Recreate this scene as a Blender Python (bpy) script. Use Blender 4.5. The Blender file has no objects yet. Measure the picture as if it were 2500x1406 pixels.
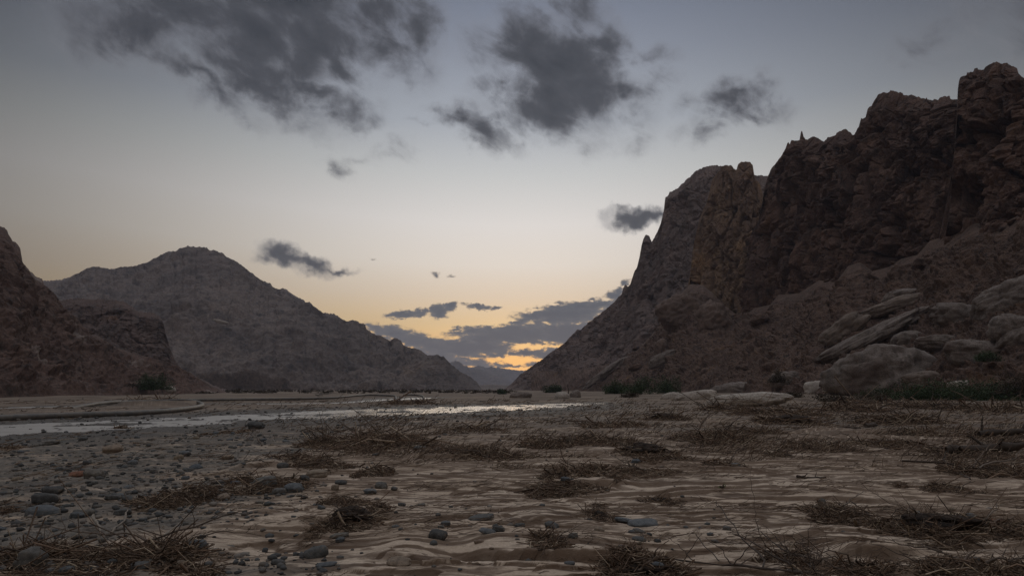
import bpy, math, random
import numpy as np
from mathutils import Vector, Matrix

# ------------------------------------------------------------------ camera, sky, sun, exposure
scene = bpy.context.scene
C = scene.collection
F_PX, HORIZON, CX, CY = 1785.0, 948.0, 1250.0, 703.0      # focal length and horizon in pixels of the 2500 px photograph
PITCH = math.atan((HORIZON - CY) / F_PX)
EYE = 1.5
cam_data = bpy.data.cameras.new('camera')
cam = bpy.data.objects.new('camera', cam_data)
C.objects.link(cam)
cam.location = (0, 0, EYE)
cam.rotation_euler = (math.pi / 2 + PITCH, 0, 0)
cam_data.sensor_width = 36.0
cam_data.lens = 36.0 * F_PX / 2500.0
cam_data.clip_start = 0.1
cam_data.clip_end = 40000
scene.camera = cam
scene.view_settings.view_transform = 'Standard'
scene.view_settings.look = 'None'
scene.view_settings.exposure = 0.0
scene.view_settings.gamma = 1.0
scene.cycles.max_bounces = 6
scene.cycles.diffuse_bounces = 3
scene.cycles.volume_bounces = 1
scene.cycles.denoising_prefilter = 'NONE'

SUN_AZ = math.radians(1.5)
SUN_EL = math.radians(3.0)


def ray(px, py):
    """world direction of a viewing angle given in photograph pixels"""
    u = (np.asarray(px, float) - CX) / F_PX
    v = (CY - np.asarray(py, float)) / F_PX
    c, s = math.cos(PITCH), math.sin(PITCH)
    return u, c - v * s, s + v * c


def azel(px, py):
    x, y, z = ray(px, py)
    return np.arctan2(x, y), np.arctan2(z, np.hypot(x, y))


def srgb(r, g, b):
    f = lambda c: (c / 255 / 12.92) if c / 255 <= 0.04045 else ((c / 255 + 0.055) / 1.055) ** 2.4
    return (f(r), f(g), f(b), 1.0)


class NT:
    """small helper for building node trees"""
    def __init__(self, tree):
        self.t = tree

    def n(self, kind, **kw):
        nd = self.t.nodes.new(kind)
        for k, v in kw.items():
            setattr(nd, k, v)
        return nd

    def link(self, a, b):
        self.t.links.new(a, b)

    def math(self, op, a, b=None, c=None, clamp=False):
        nd = self.n('ShaderNodeMath', operation=op, use_clamp=clamp)
        for i, v in enumerate((a, b, c)):
            if v is None:
                continue
            if isinstance(v, (int, float)):
                nd.inputs[i].default_value = v
            else:
                self.link(v, nd.inputs[i])
        return nd.outputs[0]

    def smooth(self, v, lo, hi, a=0.0, b=1.0):
        nd = self.n('ShaderNodeMapRange', interpolation_type='SMOOTHSTEP')
        self.link(v, nd.inputs[0])
        for i, q in enumerate((lo, hi, a, b)):
            nd.inputs[i + 1].default_value = q
        return nd.outputs[0]

    def lin(self, v, lo, hi, a=0.0, b=1.0):
        nd = self.n('ShaderNodeMapRange')
        self.link(v, nd.inputs[0])
        for i, q in enumerate((lo, hi, a, b)):
            nd.inputs[i + 1].default_value = q
        return nd.outputs[0]

    def mix(self, f, a, b, mode='MIX'):
        nd = self.n('ShaderNodeMix', data_type='RGBA', blend_type=mode)
        for s, v in ((nd.inputs[0], f), (nd.inputs[6], a), (nd.inputs[7], b)):
            if isinstance(v, (int, float)):
                s.default_value = v
            elif isinstance(v, tuple):
                s.default_value = v
            else:
                self.link(v, s)
        return nd.outputs[2]

    def noise(self, vec, scale, detail=4, rough=0.55, dist=0.0, out='Fac'):
        nd = self.n('ShaderNodeTexNoise')
        self.link(vec, nd.inputs['Vector'])
        nd.inputs['Scale'].default_value = scale
        nd.inputs['Detail'].default_value = detail
        nd.inputs['Roughness'].default_value = rough
        nd.inputs['Distortion'].default_value = dist
        return nd.outputs[out]

    def mapping(self, vec, loc=(0, 0, 0), rot=(0, 0, 0), scale=(1, 1, 1), kind='POINT'):
        nd = self.n('ShaderNodeMapping', vector_type=kind)
        self.link(vec, nd.inputs[0])
        nd.inputs[1].default_value = loc
        nd.inputs[2].default_value = rot
        nd.inputs[3].default_value = scale
        return nd.outputs[0]

    def ramp(self, v, stops):
        nd = self.n('ShaderNodeValToRGB')
        self.link(v, nd.inputs[0])
        el = nd.color_ramp.elements
        while len(el) < len(stops):
            el.new(0.5)
        for e, (p, c) in zip(el, stops):
            e.position = p
            e.color = c
        return nd.outputs[0]


# clouds: x, y, half width, half height (photo pixels), tilt in degrees, density
HIGH_CLOUDS = [
    (330, 70, 160, 80, 10, 1.1), (480, 30, 200, 95, 0, 1.1), (640, 60, 230, 130, -15, 1.1), (560, 150, 250, 64, -22, .85),
    (700, 0, 250, 130, 0, 1.15), (730, 120, 130, 120, -40, 1.1), (470, 185, 180, 34, -24, .85), (620, 215, 170, 46, -22, .9),
    (690, 200, 110, 60, -35, .85), (780, 250, 130, 38, -10, .95), (830, 180, 64, 40, -30, .9), (780, 120, 80, 60, -40, .9),
    (920, 40, 80, 110, -20, .95), (960, 110, 100, 75, -10, .85), (1020, 85, 55, 85, 15, .85), (990, 20, 80, 50, 0, .6),
    (1400, 20, 75, 60, -20, .85), (1440, 60, 60, 50, -40, .45), (1230, 95, 75, 50, 5, .75), (1300, 130, 130, 85, -15, 1.05),
    (1370, 190, 170, 100, -25, 1.2), (1340, 270, 120, 65, -10, 1.0), (1480, 120, 60, 65, -20, .85), (1530, 205, 55, 45, 0, .75),
    (1450, 240, 90, 70, 0, .95), (1600, 200, 55, 35, -10, .5), (1220, 195, 60, 30, 15, .7), (1570, 120, 70, 28, -10, .5),
    (1130, 280, 75, 22, -12, .75), (1180, 320, 75, 36, -35, .8), (1250, 365, 36, 24, -45, .4), (1330, 320, 90, 30, 0, .5),
    (1800, 235, 70, 38, 0, .95), (1840, 270, 80, 28, -12, .8), (1700, 250, 45, 24, 0, .45), (1740, 310, 45, 34, 40, .6),
    (1925, 285, 28, 26, -20, .45), (1680, 325, 40, 20, 10, .4),
    (955, 368, 60, 26, 10, .42), (825, 410, 34, 20, -30, .36), (870, 395, 80, 14, 0, .26), (1010, 287, 40, 7, 0, .45),
    (2260, 110, 85, 50, -10, .42), (2350, 40, 130, 65, 0, .40), (2490, 90, 60, 100, 0, .5), (1860, 175, 40, 14, 20, .25),
    (1560, 532, 62, 26, 3, 1.15), (1530, 535, 34, 22, 0, .8), (1600, 524, 40, 17, 5, .9),
    (700, 625, 55, 22, -16, .95), (755, 640, 60, 20, -8, 1.0), (820, 648, 46, 11, -6, .8), (655, 622, 36, 11, 0, .6),
    (2480, 40, 80, 60, 0, .3),
]
LOW_CLOUDS = [
    (985, 769, 50, 11, 3, 1.1), (1025, 764, 26, 12, 10, .9), (1072, 760, 28, 20, 0, 1.15), (1100, 750, 22, 14, 15, .95),
    (1170, 749, 55, 8, -4, .8), (1210, 751, 26, 5, -5, .6), (1067, 672, 18, 9, -20, .35), (1100, 675, 16, 8, 0, .32), (910, 632, 18, 5, 0, .25),
    (960, 812, 90, 22, -8, .9), (1040, 838, 130, 26, -12, 1.1), (1120, 850, 130, 26, 0, 1.2), (1060, 870, 110, 30, 0, .9),
    (1175, 842, 85, 34, 0, 1.2), (1115, 803, 24, 9, 10, .8), (1160, 810, 60, 12, -10, 1.0), (1260, 815, 170, 24, 0, 1.35),
    (1380, 810, 130, 34, 0, 1.3), (1350, 765, 110, 26, 8, 1.1), (1400, 765, 90, 30, 5, 1.2), (1290, 770, 36, 9, 4, 1.0),
    (1265, 790, 34, 8, 6, .9), (1460, 745, 60, 18, 10, .9), (1440, 735, 35, 10, 10, .6), (1500, 720, 36, 16, 25, .8),
    (1525, 695, 28, 14, 30, .6), (1292, 860, 62, 13, 2, .95), (1340, 862, 60, 15, 0, .95), (1170, 890, 90, 14, 0, .7),
    (1250, 893, 36, 6, 0, .8), (1330, 890, 60, 10, 0, .85), (1215, 865, 26, 10, 0, .75), (1100, 885, 120, 20, 0, .75),
]


def cloud_field(nt, vec, clouds, grow):
    total = 0.0
    sp = nt.n('ShaderNodeSeparateXYZ')
    nt.link(vec, sp.inputs[0])
    for px, py, rx, ry, rot, w in clouds:
        # the running total rides along in z (scaled away below) so that the puffs are evaluated one after the other
        cb = nt.n('ShaderNodeCombineXYZ')
        nt.link(sp.outputs[0], cb.inputs[0]); nt.link(sp.outputs[1], cb.inputs[1])
        if not isinstance(total, float): nt.link(total, cb.inputs[2])
        vec = cb.outputs[0]
        a, e = azel(px, py)
        a1, _ = azel(px + 1, py)
        _, e1 = azel(px, py - 1)
        m = nt.mapping(vec, (float(a), float(e), 0), (0, 0, math.radians(rot)), (rx * grow * float(a1 - a), ry * grow * float(e1 - e), 1e6), 'TEXTURE')
        ln = nt.n('ShaderNodeVectorMath', operation='LENGTH')
        nt.link(m, ln.inputs[0])
        v = nt.math('MULTIPLY_ADD', ln.outputs['Value'], -w, w)
        total = nt.math('MAXIMUM', v, total)
    return total


world = bpy.data.worlds.new('World')
scene.world = world
world.use_nodes = True
world.node_tree.nodes.clear()
nt = NT(world.node_tree)
tc = nt.n('ShaderNodeTexCoord')
sep = nt.n('ShaderNodeSeparateXYZ')
nt.link(tc.outputs['Generated'], sep.inputs[0])
az = nt.math('ARCTAN2', sep.outputs[0], sep.outputs[1])
el = nt.math('ARCSINE', sep.outputs[2])
da = nt.math('SUBTRACT', az, SUN_AZ)
g = nt.math('EXPONENT', nt.math('MULTIPLY', nt.math('MULTIPLY', da, da), -1.0 / math.radians(32) ** 2))
side = nt.math('MULTIPLY', nt.math('SUBTRACT', 1.0, g), nt.smooth(el, math.radians(10), math.radians(26), .26, 0.0))
el_eff = nt.math('MULTIPLY', el, nt.math('SUBTRACT', 1.0, side))
STOPS = [(0, (226, 160, 88)), (2.2, (250, 184, 92)), (4.7, (248, 214, 156)), (7, (241, 222, 196)), (9.5, (243, 234, 222)), (12.7, (236, 232, 228)),
         (16.5, (208, 210, 210)), (20.4, (174, 180, 189)), (25.6, (143, 150, 164)), (29.3, (121, 129, 146)), (32, (122, 131, 148)), (45, (190, 193, 201)), (90, (224, 226, 232))]
base = nt.ramp(nt.lin(el_eff, 0, math.pi / 2), [(d / 90, srgb(*c)) for d, c in STOPS])
back = nt.smooth(nt.math('ABSOLUTE', da), math.radians(55), math.radians(130))
fall = nt.math('MAXIMUM', nt.math('MULTIPLY_ADD', g, 0.905, 0.095), nt.math('MULTIPLY', back, .34))
# sky overhead, out of view, brightened to light the ground; azimuth falloff ends there
up = nt.smooth(el, math.radians(30), math.radians(55))
fall = nt.math('MAXIMUM', fall, nt.math('MULTIPLY', up, 1.0))
clear = nt.mix(1.0, base, nt.n('ShaderNodeCombineColor').outputs[0], 'MULTIPLY')
cc = clear.node.inputs[7].links[0].from_node
for i in range(3):
    nt.link(fall, cc.inputs[i])
sky = nt.n('ShaderNodeTexSky', sky_type='NISHITA', sun_disc=False)
sky.sun_elevation = SUN_EL
sky.sun_rotation = SUN_AZ
sky.altitude = 600
sky.air_density = 1.5
sky.dust_density = 3.0
nish = nt.mix(1.0, sky.outputs[0], (0.07, 0.07, 0.07, 1), 'MULTIPLY')
clear = nt.mix(0.05, clear, nish)
# afterglow low over the gap
gx_ = t_ = nt.math('DIVIDE', nt.math('SUBTRACT', az, math.radians(1.2)), math.radians(9))
gy_ = nt.math('DIVIDE', nt.math('SUBTRACT', el, math.radians(1.6)), math.radians(3.6))
glow = nt.math('EXPONENT', nt.math('MULTIPLY', nt.math('ADD', nt.math('MULTIPLY', gx_, gx_), nt.math('MULTIPLY', gy_, gy_)), -1.0))
glw = nt.n('ShaderNodeVectorMath', operation='MULTIPLY_ADD')
cg = nt.n('ShaderNodeCombineXYZ')
for i in range(3): nt.link(glow, cg.inputs[i])
nt.link(cg.outputs[0], glw.inputs[0]); glw.inputs[1].default_value = (.50, .32, .13); nt.link(clear, glw.inputs[2])
clear = glw.outputs[0]
# clouds
comb = nt.n('ShaderNodeCombineXYZ')
nt.link(az, comb.inputs[0]); nt.link(el, comb.inputs[1])
q = comb.outputs[0]


def warped(q, s1, a1, s2, a2):
    v = q
    for s, a in ((s1, a1), (s2, a2)):
        nz = nt.noise(q, s, 5, 0.6, out='Color')
        sb = nt.n('ShaderNodeVectorMath', operation='SUBTRACT')
        nt.link(nz, sb.inputs[0]); sb.inputs[1].default_value = (.5, .5, .5)
        ma = nt.n('ShaderNodeVectorMath', operation='MULTIPLY_ADD')
        nt.link(sb.outputs[0], ma.inputs[0]); ma.inputs[1].default_value = (a, a, 0); nt.link(v, ma.inputs[2])
        v = ma.outputs[0]
    return v


hf = cloud_field(nt, warped(q, 13, .085, 60, .017), HIGH_CLOUDS, 1.75)
tilted = nt.mapping(q, (0, 0, 0), (0, 0, math.radians(-27)), (1.7, 1, 1), 'TEXTURE')
hn = nt.noise(tilted, 22, 9, .6, .4)
hd = nt.math('ADD', hf, nt.math('MULTIPLY', nt.math('SUBTRACT', hn, .5), nt.math('MINIMUM', nt.math('MULTIPLY', hf, 5.0), 1.6)))
veil = nt.math('MULTIPLY', nt.smooth(hf, 0.0, .45), nt.smooth(nt.noise(tilted, 11, 7, .62, .5), .38, .62))
h_op = nt.math('MAXIMUM', nt.smooth(hd, 0.03, 0.86), nt.math('MULTIPLY', veil, .5))
h_col = nt.ramp(nt.math('MULTIPLY', hd, .62), [(0.06, srgb(128, 128, 133)), (0.28, srgb(94, 95, 101)), (0.5, srgb(70, 72, 78)), (0.72, srgb(56, 59, 65)), (1.0, srgb(44, 47, 54))])
skyc = nt.mix(nt.math('MULTIPLY', h_op, .96), clear, h_col)
lf = cloud_field(nt, warped(q, 45, .014, 150, .007), LOW_CLOUDS, 1.2)
ln_ = nt.noise(nt.mapping(q, (3, 1, 0), (0, 0, 0), (1, 2.6, 1)), 60, 9, .62, .3)
ld = nt.math('ADD', lf, nt.math('MULTIPLY', nt.math('SUBTRACT', ln_, .5), nt.math('MINIMUM', nt.math('MULTIPLY', lf, 5.0), 2.3)))
l_op = nt.smooth(ld, 0.08, 0.46)
l_col = nt.ramp(ld, [(0.1, srgb(150, 128, 104)), (0.4, srgb(98, 99, 104)), (0.8, srgb(80, 85, 94)), (1.0, srgb(76, 81, 91))])
skyc = nt.mix(nt.math('MULTIPLY', l_op, .97), skyc, l_col)
bg = nt.n('ShaderNodeBackground')
nt.link(skyc, bg.inputs[0])
bg.inputs[1].default_value = 1.0
wo = nt.n('ShaderNodeOutputWorld')
nt.link(bg.outputs[0], wo.inputs[0])

sun_data = bpy.data.lights.new('sun', 'SUN')
sun = bpy.data.objects.new('sun', sun_data)
C.objects.link(sun)
sun_data.energy = 0.15
sun_data.angle = math.radians(25)
sun_data.color = (1.0, .86, .70)
sun.rotation_euler = (math.pi / 2 - math.radians(12), 0, math.pi - SUN_AZ)

# ------------------------------------------------------------------ numpy noise
_rs = np.random.RandomState(7)
_perm = _rs.permutation(256)
_perm = np.concatenate([_perm, _perm, _perm]).astype(np.int32)
_g3 = _rs.normal(size=(256, 3)); _g3 /= np.linalg.norm(_g3, axis=1)[:, None]
_g3 = _g3.astype(np.float32)
_a = _rs.rand(256) * 2 * np.pi
_g2 = np.stack([np.cos(_a), np.sin(_a)], 1).astype(np.float32)


def _fade(t):
    return t * t * t * (t * (t * 6 - 15) + 10)


def perlin2(x, y):
    xi = np.floor(x).astype(np.int32); yi = np.floor(y).astype(np.int32)
    xf = (x - xi).astype(np.float32); yf = (y - yi).astype(np.float32)
    xi &= 255; yi &= 255
    u, v = _fade(xf), _fade(yf)

    def gr(ix, iy, fx, fy):
        g = _g2[_perm[_perm[ix] + iy]]
        return g[..., 0] * fx + g[..., 1] * fy
    a = gr(xi, yi, xf, yf); b = gr(xi + 1, yi, xf - 1, yf)
    c = gr(xi, yi + 1, xf, yf - 1); d = gr(xi + 1, yi + 1, xf - 1, yf - 1)
    ab = a + u * (b - a); cd = c + u * (d - c)
    return (ab + v * (cd - ab)) * 1.4


def fbm2(x, y, octaves=4, gain=.5):
    s = np.zeros_like(x, dtype=np.float32); amp = 1.0; f = 1.0
    for k in range(octaves):
        s += amp * perlin2(x * f + 17.3 * k, y * f + 9.1 * k)
        amp *= gain; f *= 2.03
    return s


def perlin3(x, y, z):
    xi = np.floor(x).astype(np.int32); yi = np.floor(y).astype(np.int32); zi = np.floor(z).astype(np.int32)
    xf = (x - xi).astype(np.float32); yf = (y - yi).astype(np.float32); zf = (z - zi).astype(np.float32)
    xi &= 255; yi &= 255; zi &= 255
    u, v, w = _fade(xf), _fade(yf), _fade(zf)
    r = None
    for dx in (0, 1):
        for dy in (0, 1):
            for dz in (0, 1):
                g = _g3[_perm[_perm[_perm[xi + dx] + yi + dy] + zi + dz]]
                val = g[..., 0] * (xf - dx) + g[..., 1] * (yf - dy) + g[..., 2] * (zf - dz)
                wt = (u if dx else 1 - u) * (v if dy else 1 - v) * (w if dz else 1 - w)
                r = val * wt if r is None else r + val * wt
    return r * 1.5


def fbm3(x, y, z, octaves=4, gain=.5):
    s = np.zeros_like(x, dtype=np.float32); amp = 1.0; f = 1.0
    for k in range(octaves):
        s += amp * perlin3(x * f + 17.3 * k, y * f + 9.1 * k, z * f + 5.7 * k)
        amp *= gain; f *= 2.03
    return s


def ridged3(x, y, z, octaves=4, gain=.55):
    s = np.zeros_like(x, dtype=np.float32); amp = 1.0; f = 1.0
    for k in range(octaves):
        s += amp * (1 - 2.2 * np.abs(perlin3(x * f + 11.3 * k, y * f + 4.1 * k, z * f + 8.7 * k)))
        amp *= gain; f *= 2.03
    return s


def worley3(x, y, z, seed=0, block=False):
    """F1, F2 and a random value per cell"""
    xi = np.floor(x).astype(np.int32); yi = np.floor(y).astype(np.int32); zi = np.floor(z).astype(np.int32)
    f1 = np.full(x.shape, 9.0, np.float32); f2 = f1.copy(); cid = np.zeros(x.shape, np.float32)
    jit = np.random.RandomState(100 + seed).rand(256, 4).astype(np.float32)
    for dx in (-1, 0, 1):
        for dy in (-1, 0, 1):
            for dz in (-1, 0, 1):
                h = _perm[_perm[_perm[(xi + dx) & 255] + ((yi + dy) & 255)] + ((zi + dz) & 255)]
                j = jit[h]
                ax, ay, az_ = xi + dx + j[..., 0] - x, yi + dy + j[..., 1] - y, zi + dz + j[..., 2] - z
                if block:      # squarer cells for jointed rock
                    d = np.maximum(np.maximum(np.abs(ax), np.abs(ay)), np.abs(az_)).astype(np.float32)
                else:
                    d = np.sqrt(ax ** 2 + ay ** 2 + az_ ** 2).astype(np.float32)
                near = d < f1
                f2 = np.where(near, f1, np.minimum(f2, d))
                cid = np.where(near, j[..., 3], cid)
                f1 = np.where(near, d, f1)
    return f1, f2, cid


def sstep(a, b, x):
    t = np.clip((x - a) / (b - a), 0, 1)
    return t * t * (3 - 2 * t)


# ------------------------------------------------------------------ object helpers
def mesh_np(name, V, quads=None, tris=None, mat=None, attrs=None, smooth=False, parent=None, link=True):
    me = bpy.data.meshes.new(name)
    V = np.asarray(V, np.float32)
    nq = 0 if quads is None else len(quads)
    ntr = 0 if tris is None else len(tris)
    me.vertices.add(len(V))
    me.vertices.foreach_set('co', V.ravel())
    loops = []
    if nq: loops.append(np.asarray(quads, np.int32).ravel())
    if ntr: loops.append(np.asarray(tris, np.int32).ravel())
    loops = np.concatenate(loops)
    me.loops.add(len(loops))
    me.loops.foreach_set('vertex_index', loops)
    me.polygons.add(nq + ntr)
    starts = np.concatenate([np.arange(nq) * 4, nq * 4 + np.arange(ntr) * 3]).astype(np.int32)
    me.polygons.foreach_set('loop_start', starts)
    if smooth:
        me.polygons.foreach_set('use_smooth', np.ones(nq + ntr, bool))
    for k, v in (attrs or {}).items():
        a = me.attributes.new(k, 'FLOAT', 'POINT')
        a.data.foreach_set('value', np.asarray(v, np.float32).ravel())
    me.update(calc_edges=True)
    if mat: me.materials.append(mat)
    if not link:
        return me
    o = bpy.data.objects.new(name, me)
    C.objects.link(o)
    if parent: o.parent = parent
    return o


def grid_quads(nc, nr, wrap=False):
    i, j = np.meshgrid(np.arange(nc if wrap else nc - 1), np.arange(nr - 1), indexing='ij')
    i2 = (i + 1) % nc
    return np.stack([i * nr + j, i2 * nr + j, i2 * nr + j + 1, i * nr + j + 1], -1).reshape(-1, 4)


def tag(o, label=None, cat=None, group=None, kind=None):
    if label: o['label'] = label
    if cat: o['category'] = cat
    if group: o['group'] = group
    if kind: o['kind'] = kind
    return o


# ------------------------------------------------------------------ materials
def new_mat(name):
    m = bpy.data.materials.new(name)
    m.use_nodes = True
    m.node_tree.nodes.clear()
    t = NT(m.node_tree)
    out = t.n('ShaderNodeOutputMaterial')
    b = t.n('ShaderNodeBsdfPrincipled')
    b.inputs['Specular IOR Level'].default_value = .25
    t.link(b.outputs[0], out.inputs[0])
    return m, t, b


def rock_mat(name, c1, c2, c3, scale, bump, accent=None, accent_rng=(.56, .68), streak=True):
    """three tones of rock broken up by noise, dark varnish streaks, and an optional accent stain"""
    m, t, b = new_mat(name)
    geo = t.n('ShaderNodeNewGeometry').outputs['Position']
    n1 = t.noise(geo, 1.0 / scale, 6, .62)
    n2 = t.noise(geo, 5.3 / scale, 5, .65)
    col = t.mix(t.smooth(n1, .36, .62), c1, c2)
    col = t.mix(t.smooth(n2, .48, .68), col, c3)
    if accent:
        n3 = t.noise(t.mapping(geo, (13, 5, 2)), .8 / scale, 5, .6)
        col = t.mix(t.smooth(n3, *accent_rng), col, accent)
    if streak:
        n4 = t.noise(t.mapping(geo, (0, 0, 0), (0, 0, 0), (1, 1, .14)), 4.0 / scale, 5, .6)
        col = t.mix(t.math('MULTIPLY', t.smooth(n4, .5, .66), .55), col, tuple(x * .45 for x in c1[:3]) + (1,))
    n5 = t.noise(geo, 40.0 / scale, 4, .7)
    col = t.mix(1.0, col, t.ramp(n5, [(.3, (.55, .55, .55, 1)), (.7, (1.4, 1.38, 1.36, 1))]), 'MULTIPLY')
    t.link(col, b.inputs['Base Color'])
    b.inputs['Roughness'].default_value = .9
    bp = t.n('ShaderNodeBump')
    bp.inputs['Strength'].default_value = .8
    bp.inputs['Distance'].default_value = bump
    t.link(t.noise(geo, 22.0 / scale, 6, .7), bp.inputs['Height'])
    t.link(bp.outputs[0], b.inputs['Normal'])
    return m


M_CLIFF = rock_mat('dark_red_cliff_rock', (.098, .058, .045, 1), (.145, .085, .062, 1), (.068, .045, .037, 1), 22, .8, (.17, .095, .060, 1), (.60, .72))
M_PILLAR = rock_mat('ochre_cliff_rock', (.165, .105, .072, 1), (.215, .138, .086, 1), (.120, .080, .062, 1), 20, .6, (.26, .155, .078, 1), (.50, .70))
M_BACKPEAK = rock_mat('brown_peak_rock', (.140, .102, .088, 1), (.185, .13, .11, 1), (.11, .085, .078, 1), 40, 1.0)
M_TALUS = rock_mat('scree_slope_rock', (.110, .070, .054, 1), (.164, .105, .079, 1), (.062, .043, .036, 1), 9, .7, (.21, .125, .072, 1), (.60, .72), False)
M_LEFT = rock_mat('red_brown_slope_rock', (.096, .058, .046, 1), (.138, .087, .069, 1), (.058, .040, .034, 1), 16, .4, (.24, .19, .165, 1), (.58, .68), False)
M_BUTTE = rock_mat('dark_butte_rock', (.105, .074, .064, 1), (.14, .095, .08, 1), (.09, .07, .065, 1), 30, .7, (.22, .13, .085, 1), (.62, .70))
M_MID = rock_mat('grey_brown_mountain_rock', (.125, .10, .09, 1), (.19, .15, .13, 1), (.085, .07, .066, 1), 90, 2.5, (.2, .14, .1, 1), (.62, .72), False)
M_FAR = rock_mat('far_mountain_rock', (.13, .11, .10, 1), (.16, .13, .12, 1), (.12, .1, .1, 1), 400, 3.0, None, (0, 1), False)
M_PALE = rock_mat('pale_smooth_granite', (.175, .142, .122, 1), (.23, .19, .166, 1), (.125, .10, .086, 1), 6, .16, (.115, .085, .07, 1), (.54, .66), True)


# ------------------------------------------------------------------ mountains: lofted between rails
def loft(name, px0, px1, ncol, rails, disp, mat, label=None, sky=None, jag=1.3):
    """rails: list of (points [(px, py, distance)] or [(px, None, distance, z)], rows up to the next rail, ease)"""
    px = np.linspace(px0, px1, ncol)
    R = []
    for k_, (pts, rows, ease) in enumerate(rails):
        a = np.array([p[0] for p in pts], float)
        D = np.interp(px, a, [p[2] for p in pts])
        if pts[0][1] is None:
            az_, _ = azel(px, np.full_like(px, HORIZON))
            Z = np.interp(px, a, [p[3] for p in pts])
        else:
            py = np.interp(px, a, [p[1] for p in pts])
            if sky is not None and k_ == sky:      # fine serration of the skyline
                py = py + jag * (1.2 * fbm2(px / 9.0, px * 0 + px0 * .01, 3, .6) + 1.6 * (np.floor(3 * fbm2(px / 7.0, px * 0 + 7 + px0 * .01, 2)) / 3))
            az_, el_ = azel(px, py)
            Z = EYE + D * np.tan(el_)
        R.append((np.stack([D * np.sin(az_), D * np.cos(az_), Z], -1), rows, ease))
    cols, S = [], []
    for k in range(len(R) - 1):
        A, rows, ease = R[k]
        B = R[k + 1][0]
        t = np.linspace(0, 1, rows, endpoint=(k == len(R) - 2))
        th, tz = t, t
        if ease > 0: tz = t ** ease
        if ease < 0: th = t ** (-ease)
        for a_, b_ in zip(th, tz):
            Q = A.copy()
            Q[:, :2] += (B[:, :2] - A[:, :2]) * a_
            Q[:, 2] += (B[:, 2] - A[:, 2]) * b_
            cols.append(Q)
        S += list(k + t)
    P = np.stack(cols, 1)
    S = np.broadcast_to(np.array(S), P.shape[:2])
    # smoothed normals
    du = np.gradient(P, axis=0); dv = np.gradient(P, axis=1)
    N = np.cross(du, dv)
    N /= np.linalg.norm(N, axis=-1, keepdims=True) + 1e-9
    flip = np.sum(N * (P - np.array([0, 0, EYE])), -1).mean() > 0
    if flip: N = -N
    for _ in range(6):
        N[1:-1] = (N[:-2] + 2 * N[1:-1] + N[2:]) / 4
        N[:, 1:-1] = (N[:, :-2] + 2 * N[:, 1:-1] + N[:, 2:]) / 4
    N /= np.linalg.norm(N, axis=-1, keepdims=True) + 1e-9
    P = disp(P, N, S)
    if sky is not None:      # settle the broken rock back onto the surveyed skyline
        Aim = (R[sky][0][:, 2] - EYE) / np.hypot(R[sky][0][:, 0], R[sky][0][:, 1])
        A0 = np.arctan2(R[sky][0][:, 0], R[sky][0][:, 1])
        o_ = np.argsort(A0)
        T_ = (P[..., 2] - EYE) / np.hypot(P[..., 0], P[..., 1])
        lim = np.interp(np.arctan2(P[..., 0], P[..., 1]), A0[o_], Aim[o_])
        P[..., 2] += np.where((T_ > lim) & (S < sky + .999), lim - T_, 0) * np.hypot(P[..., 0], P[..., 1])
    q = grid_quads(P.shape[0], P.shape[1])
    if not flip: q = q[:, ::-1]
    o = mesh_np(name, P.reshape(-1, 3), quads=q, mat=mat)
    tag(o, label, None, None, 'structure')
    return o, P


def cliff_disp(size, amp, crest, cracks=1.0):
    """fractured cliff: big buttresses, vertical joints, blocks; milder towards the crest rail so that the skyline stays"""
    def f(P, N, S):
        x, y, z = (P[..., k].astype(np.float32) for k in range(3))
        big = fbm3(x / (size * 2.0), y / (size * 2.0), z / (size * 5.5), 3) * 1.1
        wx = fbm3(x / size, y / size, z / size, 3) * size * .25
        f1, f2, c = worley3((x + wx * .5) / (size * .42), (y + wx * .5) / (size * .42), (z + wx * .7) / (size * 1.6), 1, True)
        crack = -1.5 * cracks * (1 - sstep(0, .09, f2 - f1)) + 1.1 * (c - .5)
        f1, f2, c2 = worley3((x - wx * .4) / (size * .15), (y + wx * .4) / (size * .15), (z + wx * .4) / (size * .5), 2, True)
        blk = -.34 * (.4 + .6 * cracks) * (1 - sstep(0, .12, f2 - f1)) + .22 * (c2 - .5)
        fine = fbm3(x / (size * .10), y / (size * .10), z / (size * .2), 4, .6) * .11
        rid = ridged3((x + wx * .6) / (size * .55), (y + wx * .6) / (size * .55), z / (size * 5.0), 5, .62) * .85
        d = (big + crack + blk + fine + rid) * amp
        w = 1 - np.clip(1 - np.abs(S - crest) / .12, 0, 1) ** .5
        w *= np.clip(P[..., 2].max(1) / (amp * 7), .1, 1)[:, None]
        d *= w
        Q = P.copy()
        Nn = N.copy(); Nn[..., 2] *= .35
        Q += Nn * d[..., None]
        return Q
    return f


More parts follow.
